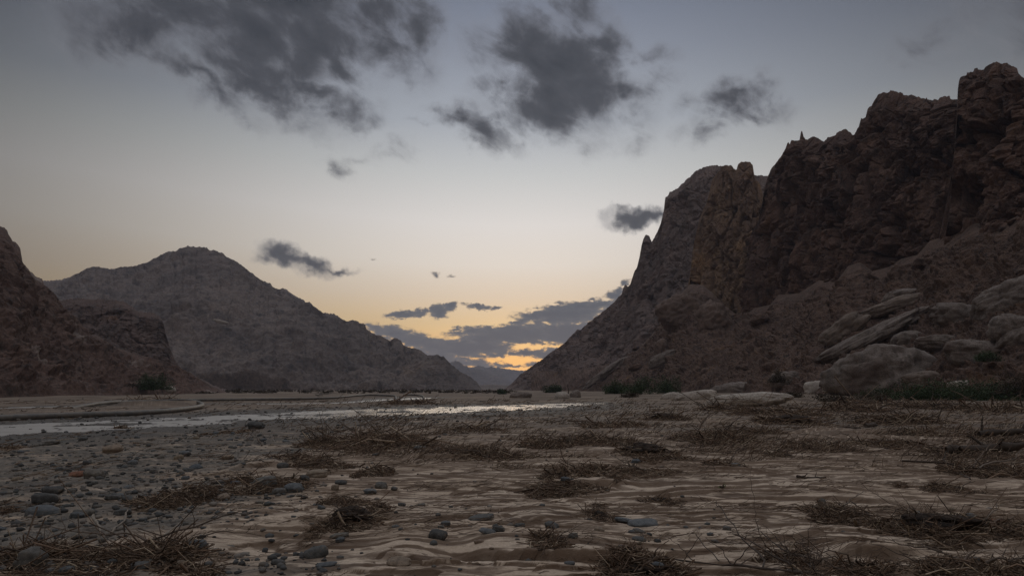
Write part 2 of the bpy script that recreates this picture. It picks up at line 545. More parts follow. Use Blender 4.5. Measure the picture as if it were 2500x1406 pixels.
def slope_disp(size, amp, crest=None, rocks=1.0, gully=1.0):
    """scree slope: gullies running down, blocks of several sizes and rubble"""
    def f(P, N, S):
        x, y, z = (P[..., k].astype(np.float32) for k in range(3))
        big = fbm3(x / (size * 3), y / (size * 3), z / (size * 3), 4) * 2.2 * gully
        w1 = fbm3(x / size, y / size, z / size, 4) * size * .3
        rid = ridged3((x + w1) / (size * 1.4), (y + w1) / (size * 1.4), z / (size * 1.4), 5) * .8 * gully
        f1, f2, c = worley3((x + w1 * .4) / (size * .5), (y + w1 * .4) / (size * .5), z / (size * .4), 3, True)
        b1 = sstep(.5, .9, c) * (1 - sstep(.15, .55, f1)) * 1.0
        f1, f2, c2 = worley3((x + w1 * .4) / (size * .15), (y - w1 * .4) / (size * .15), z / (size * .11), 4, True)
        b2 = (.25 + .75 * sstep(.2, .9, c2)) * (1 - sstep(.15, .5, f1)) * .5
        fine = fbm3(x / (size * .16), y / (size * .16), z / (size * .12), 5, .62) * .34
        d = (big + rid + rocks * (b1 + b2) + fine) * amp
        if crest is not None:
            d *= 1 - np.clip(1 - np.abs(S - crest) / .18, 0, 1) ** .5
        d *= np.clip(P[..., 2].max(1) / (amp * 7), .1, 1)[:, None]
        d *= sstep(0, .06, S)
        Q = P.copy()
        Nn = N.copy(); Nn[..., 2] = np.maximum(Nn[..., 2], .2)
        Q += Nn * d[..., None]
        return Q
    return f


SIL_M1 = [(1200, 966), (1222, 957), (1250, 935), (1270, 915), (1300, 893), (1330, 873), (1345, 860), (1370, 845), (1400, 815), (1408, 806), (1420, 803), (1435, 789),
          (1460, 770), (1480, 755), (1500, 737), (1512, 723), (1518, 720), (1521, 704), (1526, 695), (1531, 696), (1534, 711), (1540, 690), (1550, 660), (1558, 650),
          (1562, 625), (1566, 600), (1571, 582), (1578, 572), (1585, 577), (1591, 592), (1600, 575), (1612, 555), (1617, 530), (1621, 512), (1624, 482), (1632, 477), (1635, 470),
          (1643, 466), (1655, 460), (1670, 444), (1685, 432), (1700, 417), (1722, 408), (1735, 405), (1750, 404), (1762, 406), (1790, 412), (1840, 428), (1876, 430), (1920, 440), (2000, 470)]
SIL_M2 = [(1660, 760), (1684, 690), (1690, 620), (1697, 580), (1708, 535), (1722, 502), (1731, 475), (1738, 440), (1755, 419), (1762, 407), (1773, 403), (1785, 406), (1792, 413), (1798, 416),
          (1801, 403), (1810, 397), (1820, 395), (1831, 396), (1838, 404), (1841, 426), (1845, 438), (1856, 452), (1863, 475), (1890, 480), (1960, 520)]
SIL_M3 = [(1850, 560), (1862, 490), (1868, 456), (1876, 427), (1884, 411), (1896, 398), (1907, 381), (1917, 364), (1922, 350), (1925, 349), (1928, 354), (1933, 343), (1938, 346), (1953, 342),
          (1955, 325), (1957, 319), (1959, 322), (1962, 335), (1967, 342), (1985, 334), (1996, 337), (2004, 343), (2013, 344), (2021, 338), (2040, 331), (2042, 324), (2055, 318), (2065, 316),
          (2077, 324), (2085, 333), (2092, 317), (2101, 305), (2102, 289), (2113, 288), (2118, 267), (2127, 258), (2136, 246), (2142, 233), (2150, 228), (2159, 225), (2168, 227), (2174, 221),
          (2185, 225), (2202, 228), (2206, 233), (2227, 233), (2245, 239), (2259, 242), (2262, 238), (2265, 243), (2291, 244), (2302, 237), (2319, 235), (2320, 244), (2345, 244), (2420, 235)]
SIL_M4 = [(2300, 620), (2318, 520), (2328, 400), (2336, 300), (2338, 221), (2341, 200), (2345, 189), (2359, 185), (2361, 178), (2376, 176), (2379, 168), (2386, 166), (2388, 172), (2401, 171), (2412, 159),
          (2433, 152), (2445, 156), (2458, 154), (2465, 160), (2483, 167), (2487, 181), (2500, 192), (2540, 235), (2600, 262), (2640, 310), (2720, 340), (2800, 380), (2950, 430), (3150, 520)]
SIL_T = [(1300, 972), (1380, 958), (1440, 935), (1500, 893), (1560, 850), (1600, 808), (1622, 765), (1650, 730), (1684, 694), (1716, 696), (1740, 715), (1770, 748), (1800, 768), (1840, 752), (1880, 744), (1900, 720), (1950, 716), (2000, 684), (2040, 690), (2070, 650), (2100, 640), (2130, 662), (2170, 652), (2200, 632), (2240, 622), (2270, 588),
         (2344, 566), (2380, 545), (2440, 548), (2500, 520), (2700, 450), (3000, 400), (3300, 380)]
SIL_L1 = [(-900, 330), (-600, 400), (-300, 450), (-100, 520), (-30, 545), (0, 553), (10, 556), (17, 561), (21, 575), (32, 589), (45, 598), (50, 608), (50, 620), (48, 632), (60, 646), (75, 664), (89, 676), (102, 681), (107, 693),
          (117, 703), (135, 720), (146, 735), (153, 747), (178, 768), (206, 799), (249, 827), (285, 849), (320, 860), (356, 870), (388, 879), (420, 888), (462, 909), (498, 932), (527, 948), (560, 958), (600, 966)]
SIL_L2 = [(40, 740), (153, 734), (180, 729), (213, 730), (249, 731), (281, 734), (306, 737), (317, 746), (338, 761), (360, 762), (374, 764), (388, 770), (398, 785), (402, 803), (409, 832), (418, 856), (424, 881), (440, 898), (470, 915), (520, 940), (580, 962)]
SIL_L3 = [(-500, 700), (-300, 640), (-100, 690), (60, 690), (107, 686), (142, 684), (165, 679), (185, 670), (210, 657), (228, 651), (240, 652), (267, 657), (280, 656), (295, 652), (324, 651), (345, 645), (359, 641), (391, 624),
          (409, 614), (427, 614), (441, 606), (452, 605), (457, 601), (477, 603), (505, 605), (510, 613), (526, 612), (545, 619), (550, 626), (580, 640), (605, 660), (633, 681), (645, 688), (659, 691), (666, 702), (680, 707),
          (692, 704), (700, 707), (711, 717), (751, 739), (756, 737), (762, 745), (790, 765), (793, 764), (816, 767), (848, 786), (855, 783), (862, 781), (875, 785), (876, 788), (893, 793), (890, 800), (916, 818), (927, 818),
          (953, 833), (958, 828), (964, 825), (980, 831), (982, 841), (988, 846), (1010, 850), (1027, 855), (1044, 868), (1067, 866), (1084, 872), (1101, 889), (1121, 906), (1141, 916), (1158, 927), (1169, 939), (1178, 952), (1200, 962)]
SIL_F1 = [(1000, 900), (1060, 905), (1085, 893), (1100, 886), (1112, 881), (1120, 882), (1132, 892), (1149, 898), (1175, 903), (1198, 911), (1226, 922), (1246, 931), (1275, 937), (1330, 943), (1500, 947)]
SIL_F2 = [(1050, 905), (1120, 900), (1150, 897), (1169, 893), (1189, 898), (1212, 896), (1240, 902), (1255, 901), (1272, 906), (1300, 903), (1340, 906), (1420, 920), (1600, 940)]


def rail(sil, pd, pdv=None):
    return [(x, y, float(np.interp(x, pd[0], pd[1]))) for x, y in sil]


def zrail(pxs, Ds, z):
    return [(x, None, d, z) for x, d in zip(pxs, Ds)]


# right: hazier peak with the rock needles, at the end of the wall
D_M1c = ([1200, 1300, 1400, 1550, 1700, 1800, 2000], [760, 720, 680, 640, 610, 600, 600])
loft('mountain', 1200, 2000, 700, [
    (zrail([1200, 1300, 1400, 1600, 2000], [690, 600, 520, 450, 420], -2), 150, 1.25),
    ([(x, y * .45 + .55 * 950, d) for x, y, d in rail(SIL_M1, ([1200, 1400, 1600, 2000], [725, 610, 540, 520]))], 240, 1.0),
    (rail(SIL_M1, D_M1c), 30, 1.0),
    (zrail([1200, 1600, 2000], [980, 900, 900], -3), 1, 1)],
    cliff_disp(30, 4.2, 2.0, .35), M_BACKPEAK, 'steep brown peak edged with rock needles beside the valley gap', 2)

# right: ochre buttress in front of it
loft('mountain', 1660, 1960, 330, [
    (zrail([1660, 1960], [392, 340], 20), 330, 1.0),
    (rail(SIL_M2, ([1660, 1760, 1860, 1960], [432, 410, 400, 392])), 20, 1.0),
    (zrail([1660, 1960], [480, 440], 10), 1, 1)],
    cliff_disp(20, 3.0, 1.0), M_PILLAR, 'ochre rock buttress with a split top below the dark wall', 1)

# right: the long dark wall
loft('mountain', 1850, 2420, 900, [
    (zrail([1850, 2024, 2200, 2420], [318, 278, 245, 215], 25), 640, .9),
    (rail(SIL_M3, ([1850, 2024, 2200, 2420], [350, 310, 282, 262])), 20, 1.0),
    (zrail([1850, 2420], [460, 400], 10), 1, 1)],
    cliff_disp(24, 4.0, 1.0), M_CLIFF, 'long dark brown cliff wall with a small needle on its crest', 1)

# right: the tallest tower
loft('mountain', 2300, 2950, 760, [
    (zrail([2300, 2500, 2800, 3150], [212, 192, 170, 150], 28), 620, .9),
    (rail(SIL_M4, ([2300, 2500, 2800, 3150], [238, 220, 200, 185])), 20, 1.0),
    (zrail([2300, 3150], [330, 300], 10), 1, 1)],
    cliff_disp(20, 3.4, 1.0), M_CLIFF, 'tallest cliff tower rising at the right end of the wall', 1)

# right: scree slope under the walls
T_BASE = ([1300, 1380, 1500, 1650, 1800, 2000, 2250, 2500, 3000, 3300], [520, 430, 300, 235, 185, 145, 122, 107, 88, 80])
T_CREST = ([1300, 1500, 1600, 1690, 1870, 2024, 2200, 2344, 2500, 2700, 3000, 3300], [540, 440, 408, 375, 305, 262, 235, 212, 190, 172, 155, 150])
scree, T_P = loft('mountain', 1300, 3000, 1700, [
    (zrail(T_BASE[0], T_BASE[1], -.4), 560, 1.12),
    (rail(SIL_T, T_CREST), 16, 1.0),
    ([(x, None, d + 35, 14) for x, d in zip(*T_CREST)], 1, 1)],
    slope_disp(11, 1.25, 1.0, 1.4, .8), M_TALUS, 'red brown scree slope below the dark cliffs')

# left: near slope, butte behind it, big mountain
loft('mountain', -900, 600, 900, [
    (zrail([-900, -300, 0, 300, 600], [85, 120, 150, 190, 265], -.4), 400, 1.15),
    (rail(SIL_L1, ([-900, -300, 0, 100, 300, 600], [190, 230, 260, 275, 285, 300])), 16, 1.0),
    (zrail([-900, 0, 600], [330, 380, 330], -2), 1, 1)],
    slope_disp(13, 1.5, 1.0, 1.2, 1.2), M_LEFT, 'red brown slope with a blunt outcrop on top at the left edge', 1)
loft('mountain', 40, 580, 420, [
    (zrail([40, 580], [380, 400], -1), 260, .85),
    (rail(SIL_L2, ([40, 300, 580], [450, 440, 415])), 16, 1.0),
    (zrail([40, 580], [560, 520], -2), 1, 1)],
    cliff_disp(24, 3.0, 1.0, .12), M_BUTTE, 'dark flat topped butte with a sheer end behind the left slope', 1)
loft('mountain', -500, 1200, 1150, [
    (zrail([-500, 500, 900, 1200], [900, 760, 700, 690], -2), 110, 1.0),
    ([(x, y * .5 + .5 * 950, d) for x, y, d in rail(SIL_L3, ([-500, 500, 900, 1200], [1050, 900, 800, 720]))], 200, 1.0),
    (rail(SIL_L3, ([-500, 500, 900, 1200], [1500, 1300, 1000, 760])), 16, 1.0),
    (zrail([-500, 500, 1200], [1900, 1700, 900], -4), 1, 1)],
    slope_disp(60, 7.0, 2.0, .7, 1.2), M_MID, 'broad grey mountain with a flat capped summit across the valley', 2)
loft('mountain', 1000, 1500, 300, [
    (zrail([1000, 1500], [2900, 2900], -4), 60, 1.0), (rail(SIL_F1, ([1000, 1500], [3200, 3200])), 6, 1), (zrail([1000, 1500], [3600, 3600], -6), 1, 1)],
    slope_disp(160, 8, 1.0, .5, .8), M_FAR, 'bluish distant mountain with a small peak in the valley gap', 1)
loft('mountain', 1050, 1600, 300, [
    (zrail([1050, 1600], [3900, 3900], -4), 60, 1.0), (rail(SIL_F2, ([1050, 1600], [4200, 4200])), 6, 1), (zrail([1050, 1600], [4500, 4500], -6), 1, 1)],
    slope_disp(200, 9, 1.0, .5, .8), M_FAR, 'palest most distant ridge low on the horizon', 1)
loft('hills', 1050, 1420, 200, [
    (zrail([1050, 1420], [900, 900], -2), 40, 1.0), ([(1050, 944, 1150), (1170, 940, 1150), (1195, 938, 1150), (1225, 940, 1150), (1300, 941, 1150), (1420, 944, 1150)], 6, 1), (zrail([1050, 1420], [1400, 1400], -3), 1, 1)],
    slope_disp(40, 1.2, 1.0, .5, .5), M_MID, 'low brown rise on the valley floor in the gap')


# ------------------------------------------------------------------ valley floor
def on_plane(px, py, z=0.0):
    x, y, zz = ray(px, py)
    t = (z - EYE) / zz
    return float(x * t), float(y * t)


STREAM = [(-2600, 1170, 8), (-800, 1090, 8.2), (-300, 1064, 8.2), (0, 1049, 8.0), (200, 1039, 7.5), (400, 1029, 7.2), (700, 1016, 8.0), (1000, 1002, 10.5), (1250, 993, 8.5), (1400, 986, 4.5), (1500, 982.5, 2.0)]
STREAM2 = [(-100, 999, 2.6), (0, 996, 2.6), (170, 991.5, 2.4), (330, 989, 1.4), (500, 987, 2.8), (820, 984, 2.4), (900, 979, 2.0), (960, 975, 5.0), (1040, 971, 5.5)]
STREAM3 = [(180, 966, 1.5), (260, 965.5, 2.5), (330, 965, 1.5)]
STREAM4 = [(1165, 971.5, 2.0), (1210, 971, 2.5)]


def poly_dist(X, Y, pts, wz=-.06):
    W = [(on_plane(a, b, wz), w) for a, b, w in pts]
    best = np.full(X.shape, 1e9, np.float32)
    for (p0, w0), (p1, w1) in zip(W[:-1], W[1:]):
        dx, dy = p1[0] - p0[0], p1[1] - p0[1]
        t = np.clip(((X - p0[0]) * dx + (Y - p0[1]) * dy) / (dx * dx + dy * dy), 0, 1)
        d = np.hypot(X - p0[0] - t * dx, Y - p0[1] - t * dy) / ((w0 + (w1 - w0) * t) * .5)
        best = np.minimum(best, d.astype(np.float32))
    return best       # in units of the half width


def terrace(v, edge=.78):
    fl = np.floor(v)
    return fl + sstep(edge, 1.0, v - fl)


LEDGES = [  # explicit mud ledges: polyline in photo pixels of the foot of the step, height
    ([(1090, 1345), (1160, 1352), (1250, 1368), (1320, 1375), (1480, 1385), (1700, 1400)], .115),
    ([(1975, 1335), (2050, 1345), (2110, 1352), (2200, 1356), (2330, 1350)], .10),
    ([(870, 1350), (950, 1362), (1010, 1368), (1130, 1400)], .075),
    ([(1600, 1205), (1800, 1212), (1980, 1215), (2120, 1222), (2240, 1222)], .06),
    ([(1235, 1265), (1330, 1266), (1440, 1268)], .06),
    ([(1360, 1195), (1480, 1188), (1620, 1200)], .075),
    ([(2000, 1062), (2130, 1058), (2260, 1052), (2500, 1045)], .09),
    ([(480, 1165), (560, 1150), (660, 1140), (760, 1132)], .10),
    ([(965, 1120), (1100, 1122), (1250, 1118)], .10),
]


def ground_fields(X, Y):
    X = X.astype(np.float32); Y = Y.astype(np.float32)
    R = np.hypot(X, Y)
    wx = fbm2(X / 7, Y / 4, 3) * 1.3
    s1 = poly_dist(X + fbm2(X / 3.1, Y / 3.1, 3) * .9, Y + fbm2(X / 3.1 + 40, Y / 3.1, 3) * 1.1, STREAM)
    s2 = poly_dist(X + fbm2(X / 4, Y / 4, 3) * .6, Y + fbm2(X / 4 + 40, Y / 4, 3) * .8, STREAM2)
    s3 = np.minimum(poly_dist(X, Y, STREAM3), poly_dist(X, Y, STREAM4))
    # gravel zones
    gn = fbm2(X / 2.6 + 5, Y / 1.8, 4)
    left = sstep(-1.2, 1.6, (-2.6 - .12 * Y) - X + gn * 2.2) * sstep(60, 40, R)
    band = sstep(4.2, 1.6, s1 + gn * .9) * sstep(120, 60, R)
    gravel = np.clip(np.maximum(left * .85, band), 0, 1)
    near = sstep(90, 45, R)
    z = .05 * fbm2(X / 14, Y / 9, 3)
    z += .16 * fbm2(X / 70 + 3, Y / 40, 4) * sstep(55, 130, R)
    lowered = sstep(6.5, 1.2, s1)
    z = z * (1 - .8 * lowered) - .035 * lowered
    # mud plates: terraced sheets with sharp little edges
    vf = lambda yy: fbm2((X + wx) / 5.0, (yy + wx * .5 - X * .05) / 1.25, 3, .5) * 3.2
    v = vf(Y) + (.16 * fbm2(X / .30, Y / .14, 3, .55) + .22 * fbm2(X / .9 + 4, Y / .4, 2)) * sstep(17, 8, R)
    grad = np.abs(vf(Y + .03) - v) / .03 + .3
    soft = np.clip(grad * np.maximum(.03, R * R * .0009), .02, .95)      # torn edges a few centimetres wide, never finer than the mesh
    calm = sstep(-.30, .35, fbm2(X / 4.5 + 70, Y / 2.2, 3))
    plates = terrace(v, 1 - soft) * (.014 + .034 * calm) * (.35 + .65 * sstep(22, 9, R))
    plates += (.010 * fbm2(X / .55, Y / .30, 4, .6) + .004 * fbm2(X / .16, Y / .10, 2)) * sstep(22, 9, R)
    v2 = fbm2((X + wx) / 1.9 + 31, (Y + wx * .4 - X * .04) / .42, 2, .4) * 3.0
    plates += terrace(v2, 1 - np.clip(R * R * .004, .3, 1.0)) * .012
    fr = lambda a: a - np.floor(a)
    fv = fr(v)
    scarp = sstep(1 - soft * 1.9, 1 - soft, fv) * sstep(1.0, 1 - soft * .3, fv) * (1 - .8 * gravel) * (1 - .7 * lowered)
    z += plates * (1 - .75 * gravel) * (.3 + .7 * near) * (1 - .7 * lowered)
    # explicit ledges: ground behind the line is higher
    for pts, hgt in LEDGES:
        W = [on_plane(a, b, 0) for a, b in pts]
        xs = np.array([w[0] for w in W]); ys = np.array([w[1] for w in W])
        o = np.argsort(xs)
        yl = np.interp(X, xs[o], ys[o]) + .10 * fbm2(X * 2.3, X * 0 + hgt * 90, 3)
        inside = sstep(xs.min() - .05, xs.min() + .5, X) * sstep(xs.max() + .05, xs.max() - .8, X)
        dd = Y - yl
        depth = .12 * np.mean(ys)
        ew = .03 + .0006 * np.mean(ys) ** 2
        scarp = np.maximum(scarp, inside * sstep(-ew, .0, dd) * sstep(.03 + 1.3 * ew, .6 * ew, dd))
        z += hgt * inside * sstep(-.2 * ew, ew, dd) * sstep(depth + 1.2, depth * .4, dd)
    # gravel relief
    gb = fbm2(X / .35, Y / .35, 4, .6)
    z += gravel * (.028 * gb * near + .03 * fbm2(X / 1.4, Y / 1.1, 3))
    z += .0022 * fbm2(X / .12, Y / .10, 2) * sstep(14, 7, R)
    # channels
    bars = .15 * fbm2(X / 5.0, (Y - .35 * X) / 1.0, 4) + .05 * fbm2(X / .8, Y / .5, 3)
    z += -(.105 - bars) * sstep(1.35, .55, s1)
    z += -.16 * sstep(1.5, .5, s2) - .12 * sstep(1.5, .5, s3)
    wet = np.clip(np.maximum(sstep(2.9, 1.3, s1 + .35 * gn), sstep(2.6, 1.2, s2 + .3 * gn)), 0, 1)
    # low mud bank held by the pipe loop
    bx, by = on_plane(385, 988)
    z += .34 * sstep(1.0, .8, np.hypot((X - bx) / 4.0, (Y - by) / 3.0) + .1 * fbm2(X, Y, 3))
    # low bank along the right foot
    foot = np.array([on_plane(a, b) for a, b in ((1650, 984), (1900, 984), (2130, 977), (2300, 976.5), (2500, 977), (2900, 985))])
    z += .35 * sstep(0, 1.2, Y - np.interp(X, foot[:, 0], foot[:, 1]) + fbm2(X / 5, Y / 5, 3) * 1.2) * sstep(foot[0, 0] - 5, foot[0, 0] + 8, X) * sstep(400, 260, R)
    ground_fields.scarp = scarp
    return z, gravel, wet


azs = np.concatenate([np.radians(np.linspace(-44, 44, 1450)), np.radians(np.linspace(44, 316, 160))[1:-1]])
rows_near = 1096.0 / np.concatenate([np.arange(274, 90, -.17), np.arange(90, 45, -.2), np.arange(45, 14, -.35)])
rows_far = np.exp(np.linspace(math.log(1096.0 / 14), math.log(4650), 180))[1:]
rad = np.concatenate([[.8, 1.6, 2.4, 3.2], rows_near, rows_far])
AA, RR = np.meshgrid(azs, rad, indexing='ij')
GX, GY = RR * np.sin(AA), RR * np.cos(AA)
GZ, GG, GW = ground_fields(GX, GY)
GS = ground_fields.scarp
V = np.stack([GX, GY, GZ], -1).reshape(-1, 3)
q = grid_quads(len(azs), len(rad), wrap=True)
tri = np.array([[((i + 1) % len(azs)) * len(rad), i * len(rad), len(V)] for i in range(len(azs))])
V = np.concatenate([V, [[0, 0, float(GZ[:, 0].mean())]]])

m, t, b = new_mat('flood_mud_and_gravel')
geo = t.n('ShaderNodeNewGeometry').outputs['Position']
ga = t.n('ShaderNodeAttribute', attribute_name='gravel').outputs['Fac']
wa = t.n('ShaderNodeAttribute', attribute_name='wet').outputs['Fac']
flat = t.mapping(geo, scale=(.35, 1.0, 1.0))
sand = t.mix(t.smooth(t.noise(flat, .7, 6, .6), .38, .62), (.48, .37, .275, 1), (.58, .465, .36, 1))
stain = t.smooth(t.noise(t.mapping(geo, scale=(.3, 1.25, 1)), 1.9, 7, .66), .57, .66)
sand = t.mix(t.math('MULTIPLY', stain, .78), sand, (.14, .094, .062, 1))
specks = t.smooth(t.noise(t.mapping(geo, scale=(.5, 1.2, 1)), 17, 4, .7), .60, .68)
sand = t.mix(t.math('MULTIPLY', specks, .75), sand, (.085, .055, .038, 1))
sand = t.mix(1.0, sand, t.ramp(t.noise(geo, 42, 5, .7), [(.28, (.72, .70, .68, 1)), (.72, (1.16, 1.16, 1.16, 1))]), 'MULTIPLY')
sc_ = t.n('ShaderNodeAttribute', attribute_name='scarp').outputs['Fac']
wob = t.n('ShaderNodeVectorMath', operation='MULTIPLY_ADD')
t.link(t.noise(geo, .35, 3, .5, out='Color'), wob.inputs[0]); wob.inputs[1].default_value = (1.2, .9, 0); t.link(geo, wob.inputs[2])


def torn(sx, sy, scale, levels, lo, detail=3):
    """edges of thin torn mud sheets: steps of a stretched noise"""
    f = t.math('FRACT', t.math('MULTIPLY', t.noise(t.mapping(wob.outputs[0], (0, 0, 0), (0, 0, math.radians(-4)), (sx, sy, 1)), scale, detail, .5), levels))
    return t.math('MULTIPLY', t.smooth(f, lo, lo + .14), t.smooth(f, .998, .95))


patch = t.smooth(t.noise(t.mapping(geo, scale=(.5, 1, 1)), .55, 4, .6), .42, .56)
patch2 = t.smooth(t.noise(t.mapping(geo, (7, 3, 0), scale=(.5, 1, 1)), .8, 4, .6), .45, .58)
e1 = t.math('MULTIPLY', torn(.24, 1.4, .8, 9, .62), t.math('MULTIPLY_ADD', patch, .85, .15))
e2 = t.math('MULTIPLY', torn(.26, 1.6, 2.3, 8, .58), t.math('MULTIPLY_ADD', patch2, .9, .1))
edge = t.math('MAXIMUM', e1, t.math('MULTIPLY', e2, .85))
streak = t.smooth(t.noise(t.mapping(geo, scale=(.2, 1.7, 1)), 4.2, 6, .68), .57, .64)
sand = t.mix(t.math('MULTIPLY', streak, .66), sand, (.15, .10, .066, 1))
sand = t.mix(t.math('MULTIPLY', edge, .92), sand, (.095, .060, .040, 1))  # dark lines paint the undercut shade along the thin sheet edges
sand = t.mix(t.math('MULTIPLY', sc_, .88), sand, (.125, .080, .052, 1))      # damp under-layer on torn edges, darkened to stand in for undercut shade
vor = t.n('ShaderNodeTexVoronoi', feature='F1'); t.link(geo, vor.inputs['Vector']); vor.inputs['Scale'].default_value = 16
gcol = t.ramp(t.n('ShaderNodeSeparateColor').outputs[0], [(0, (.045, .040, .036, 1)), (.4, (.095, .088, .08, 1)), (.75, (.14, .12, .098, 1)), (1, (.065, .070, .070, 1))])
t.link(vor.outputs['Color'], [l.to_node for l in m.node_tree.links if False] or gcol.node.inputs[0].links[0].from_node.inputs[0])
gn_ = t.noise(geo, .9, 5, .6)
gcol = t.mix(t.math('MULTIPLY', t.smooth(gn_, .54, .68), .7), gcol, (.25, .19, .14, 1))
gmask = t.math('MULTIPLY', ga, t.smooth(t.math('ADD', t.noise(t.mapping(geo, scale=(.5, 1, 1)), 1.6, 6, .65), t.math('MULTIPLY', ga, .3)), .52, .78))
col = t.mix(gmask, sand, gcol)
sepp = t.n('ShaderNodeSeparateXYZ'); t.link(geo, sepp.inputs[0])
midf = t.math('MULTIPLY', t.smooth(sepp.outputs[1], 17, 32), t.smooth(t.noise(t.mapping(geo, scale=(.16, .42, 1)), 1.0, 6, .66), .40, .56))
col = t.mix(t.math('MULTIPLY', midf, .8), col, (.125, .10, .082, 1))
far_f = t.smooth(sepp.outputs[1], 38, 90)
farc = t.mix(t.smooth(t.noise(t.mapping(geo, scale=(.12, .5, 1)), .5, 6, .65), .42, .6), (.11, .08, .06, 1), (.25, .19, .14, 1))
col = t.mix(far_f, col, farc)
col = t.mix(t.math('MULTIPLY', wa, .85), col, t.mix(t.smooth(t.noise(geo, 3, 5, .65), .42, .6), (.05, .042, .036, 1), (.10, .085, .07, 1)))
t.link(col, b.inputs['Base Color'])
t.link(t.lin(wa, 0, 1, .92, .62), b.inputs['Roughness'])
bp = t.n('ShaderNodeBump'); bp.inputs['Strength'].default_value = .7; bp.inputs['Distance'].default_value = .02
bh = t.math('ADD', t.math('MULTIPLY_ADD', edge, -.9, t.noise(t.mapping(geo, scale=(.6, 1.6, 1)), 14, 7, .68)), t.math('MULTIPLY', vor.outputs['Distance'], t.math('MULTIPLY', ga, -1.4)))
t.link(bh, bp.inputs['Height'])
t.link(bp.outputs[0], b.inputs['Normal'])
gv = lambda a: np.concatenate([a.reshape(-1), [0]])
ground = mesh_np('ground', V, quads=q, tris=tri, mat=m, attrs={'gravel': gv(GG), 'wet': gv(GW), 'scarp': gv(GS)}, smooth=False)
tag(ground, 'wide floor of pale layered mud and grey gravel left by a flood', kind='structure')


def gz(x, y):
    z, _, _ = ground_fields(np.array([x]), np.array([y]))
    return float(z[0])


def place(px, py):
    z = 0.0
    for _ in range(4):
        x, y = on_plane(px, py, z)
        z = gz(x, y)
    return x, y, z


# water: one thin sheet in the channels
m, t, b = new_mat('muddy_stream_water')
geo = t.n('ShaderNodeNewGeometry').outputs['Position']
b.inputs['Base Color'].default_value = (.33, .30, .27, 1)
wx_ = t.n('ShaderNodeSeparateXYZ'); t.link(geo, wx_.inputs[0])
rip = t.math('ADD', wx_.outputs[0], t.math('MULTIPLY', t.noise(geo, .5, 3, .6), 6.0))
t.link(t.math('ADD', t.smooth(rip, -15, -5, .44, .07), t.smooth(t.noise(t.mapping(geo, scale=(.22, 1.3, 1)), 1.3, 5, .65), .42, .6, -.03, .12)), b.inputs['Roughness'])
b.inputs['IOR'].default_value = 1.45
b.inputs['Specular IOR Level'].default_value = .5
bp = t.n('ShaderNodeBump'); bp.inputs['Strength'].default_value = .45; bp.inputs['Distance'].default_value = .035
t.link(t.noise(t.mapping(geo, scale=(.6, 1.0, 1)), 3.2, 5, .6), bp.inputs['Height'])
t.link(bp.outputs[0], b.inputs['Normal'])
WZ = -.075


def water_strip(pts, widen):
    W = np.array([on_plane(a, c, WZ) + (w,) for a, c, w in pts])
    tt = np.linspace(0, len(W) - 1, 80)
    P = np.stack([np.interp(tt, np.arange(len(W)), W[:, k]) for k in range(3)], -1)
    d = np.gradient(P[:, :2], axis=0); d /= np.linalg.norm(d, axis=1)[:, None]
    n = np.stack([-d[:, 1], d[:, 0]], -1)
    half = P[:, 2:3] * .5 * widen + .6
    A = P[:, :2] - n * half; B = P[:, :2] + n * half
    return np.concatenate([np.stack([A, B], 1).reshape(-1, 2), np.full((160, 1), WZ)], 1)


for pts, widen, lab in ((STREAM, 1.5, 'main shallow stream shining across the gravel flat'), (STREAM2, 1.5, 'narrow stream beyond the looped pipe'),
                        (STREAM3, 1.3, 'thin pool shining below the left slope'), (STREAM4, 1.3, 'tiny pool beside the far end of the flat')):
    Vw = water_strip(pts, widen)
    k = np.arange(79) * 2
    o = mesh_np('water', Vw, quads=np.stack([k, k + 2, k + 3, k + 1], -1), mat=m, smooth=True)
    if o.data.polygons[0].normal.z < 0:
        o.data.flip_normals()
    tag(o, lab, kind='structure')
# ------------------------------------------------------------------ loose objects: materials
def wood_mat(name, dark, mid, light):
    m, t, b = new_mat(name)
    a = t.n('ShaderNodeAttribute', attribute_name='tint').outputs['Fac']
    geo = t.n('ShaderNodeNewGeometry').outputs['Position']
    c = t.ramp(a, [(0, dark), (.45, mid), (.78, tuple(1.35 * q_ for q_ in mid[:3]) + (1,)), (.96, light)])
    c = t.mix(1.0, c, t.ramp(t.noise(geo, 30, 3, .6), [(.3, (.7, .7, .7, 1)), (.7, (1.2, 1.2, 1.2, 1))]), 'MULTIPLY')
    t.link(c, b.inputs['Base Color'])
    b.inputs['Roughness'].default_value = .85
    return m


M_TWIG = wood_mat('dead_brown_twigs', (.055, .037, .026, 1), (.145, .094, .062, 1), (.40, .31, .22, 1))
M_BRANCH = wood_mat('weathered_branch_bark', (.06, .045, .036, 1), (.12, .09, .07, 1), (.26, .22, .18, 1))


def stone_mat(name, a, b_, c_):
    m, t, b = new_mat(name)
    r = t.n('ShaderNodeObjectInfo').outputs['Random']
    tc_ = t.n('ShaderNodeTexCoord').outputs['Object']
    col = t.ramp(r, [(0, a), (.5, b_), (1, c_)])
    col = t.mix(1.0, col, t.ramp(t.noise(tc_, 2.4, 7, .68), [(.3, (.62, .62, .62, 1)), (.7, (1.35, 1.33, 1.3, 1))]), 'MULTIPLY')
    mud = t.smooth(t.noise(tc_, 1.4, 5, .65), .56, .70)
    col = t.mix(t.math('MULTIPLY', mud, .6), col, (.24, .18, .13, 1))
    t.link(col, b.inputs['Base Color'])
    b.inputs['Roughness'].default_value = .75
    bp = t.n('ShaderNodeBump'); bp.inputs['Strength'].default_value = .5; bp.inputs['Distance'].default_value = .03
    t.link(t.noise(tc_, 9, 6, .7), bp.inputs['Height']); t.link(bp.outputs[0], b.inputs['Normal'])
    return m


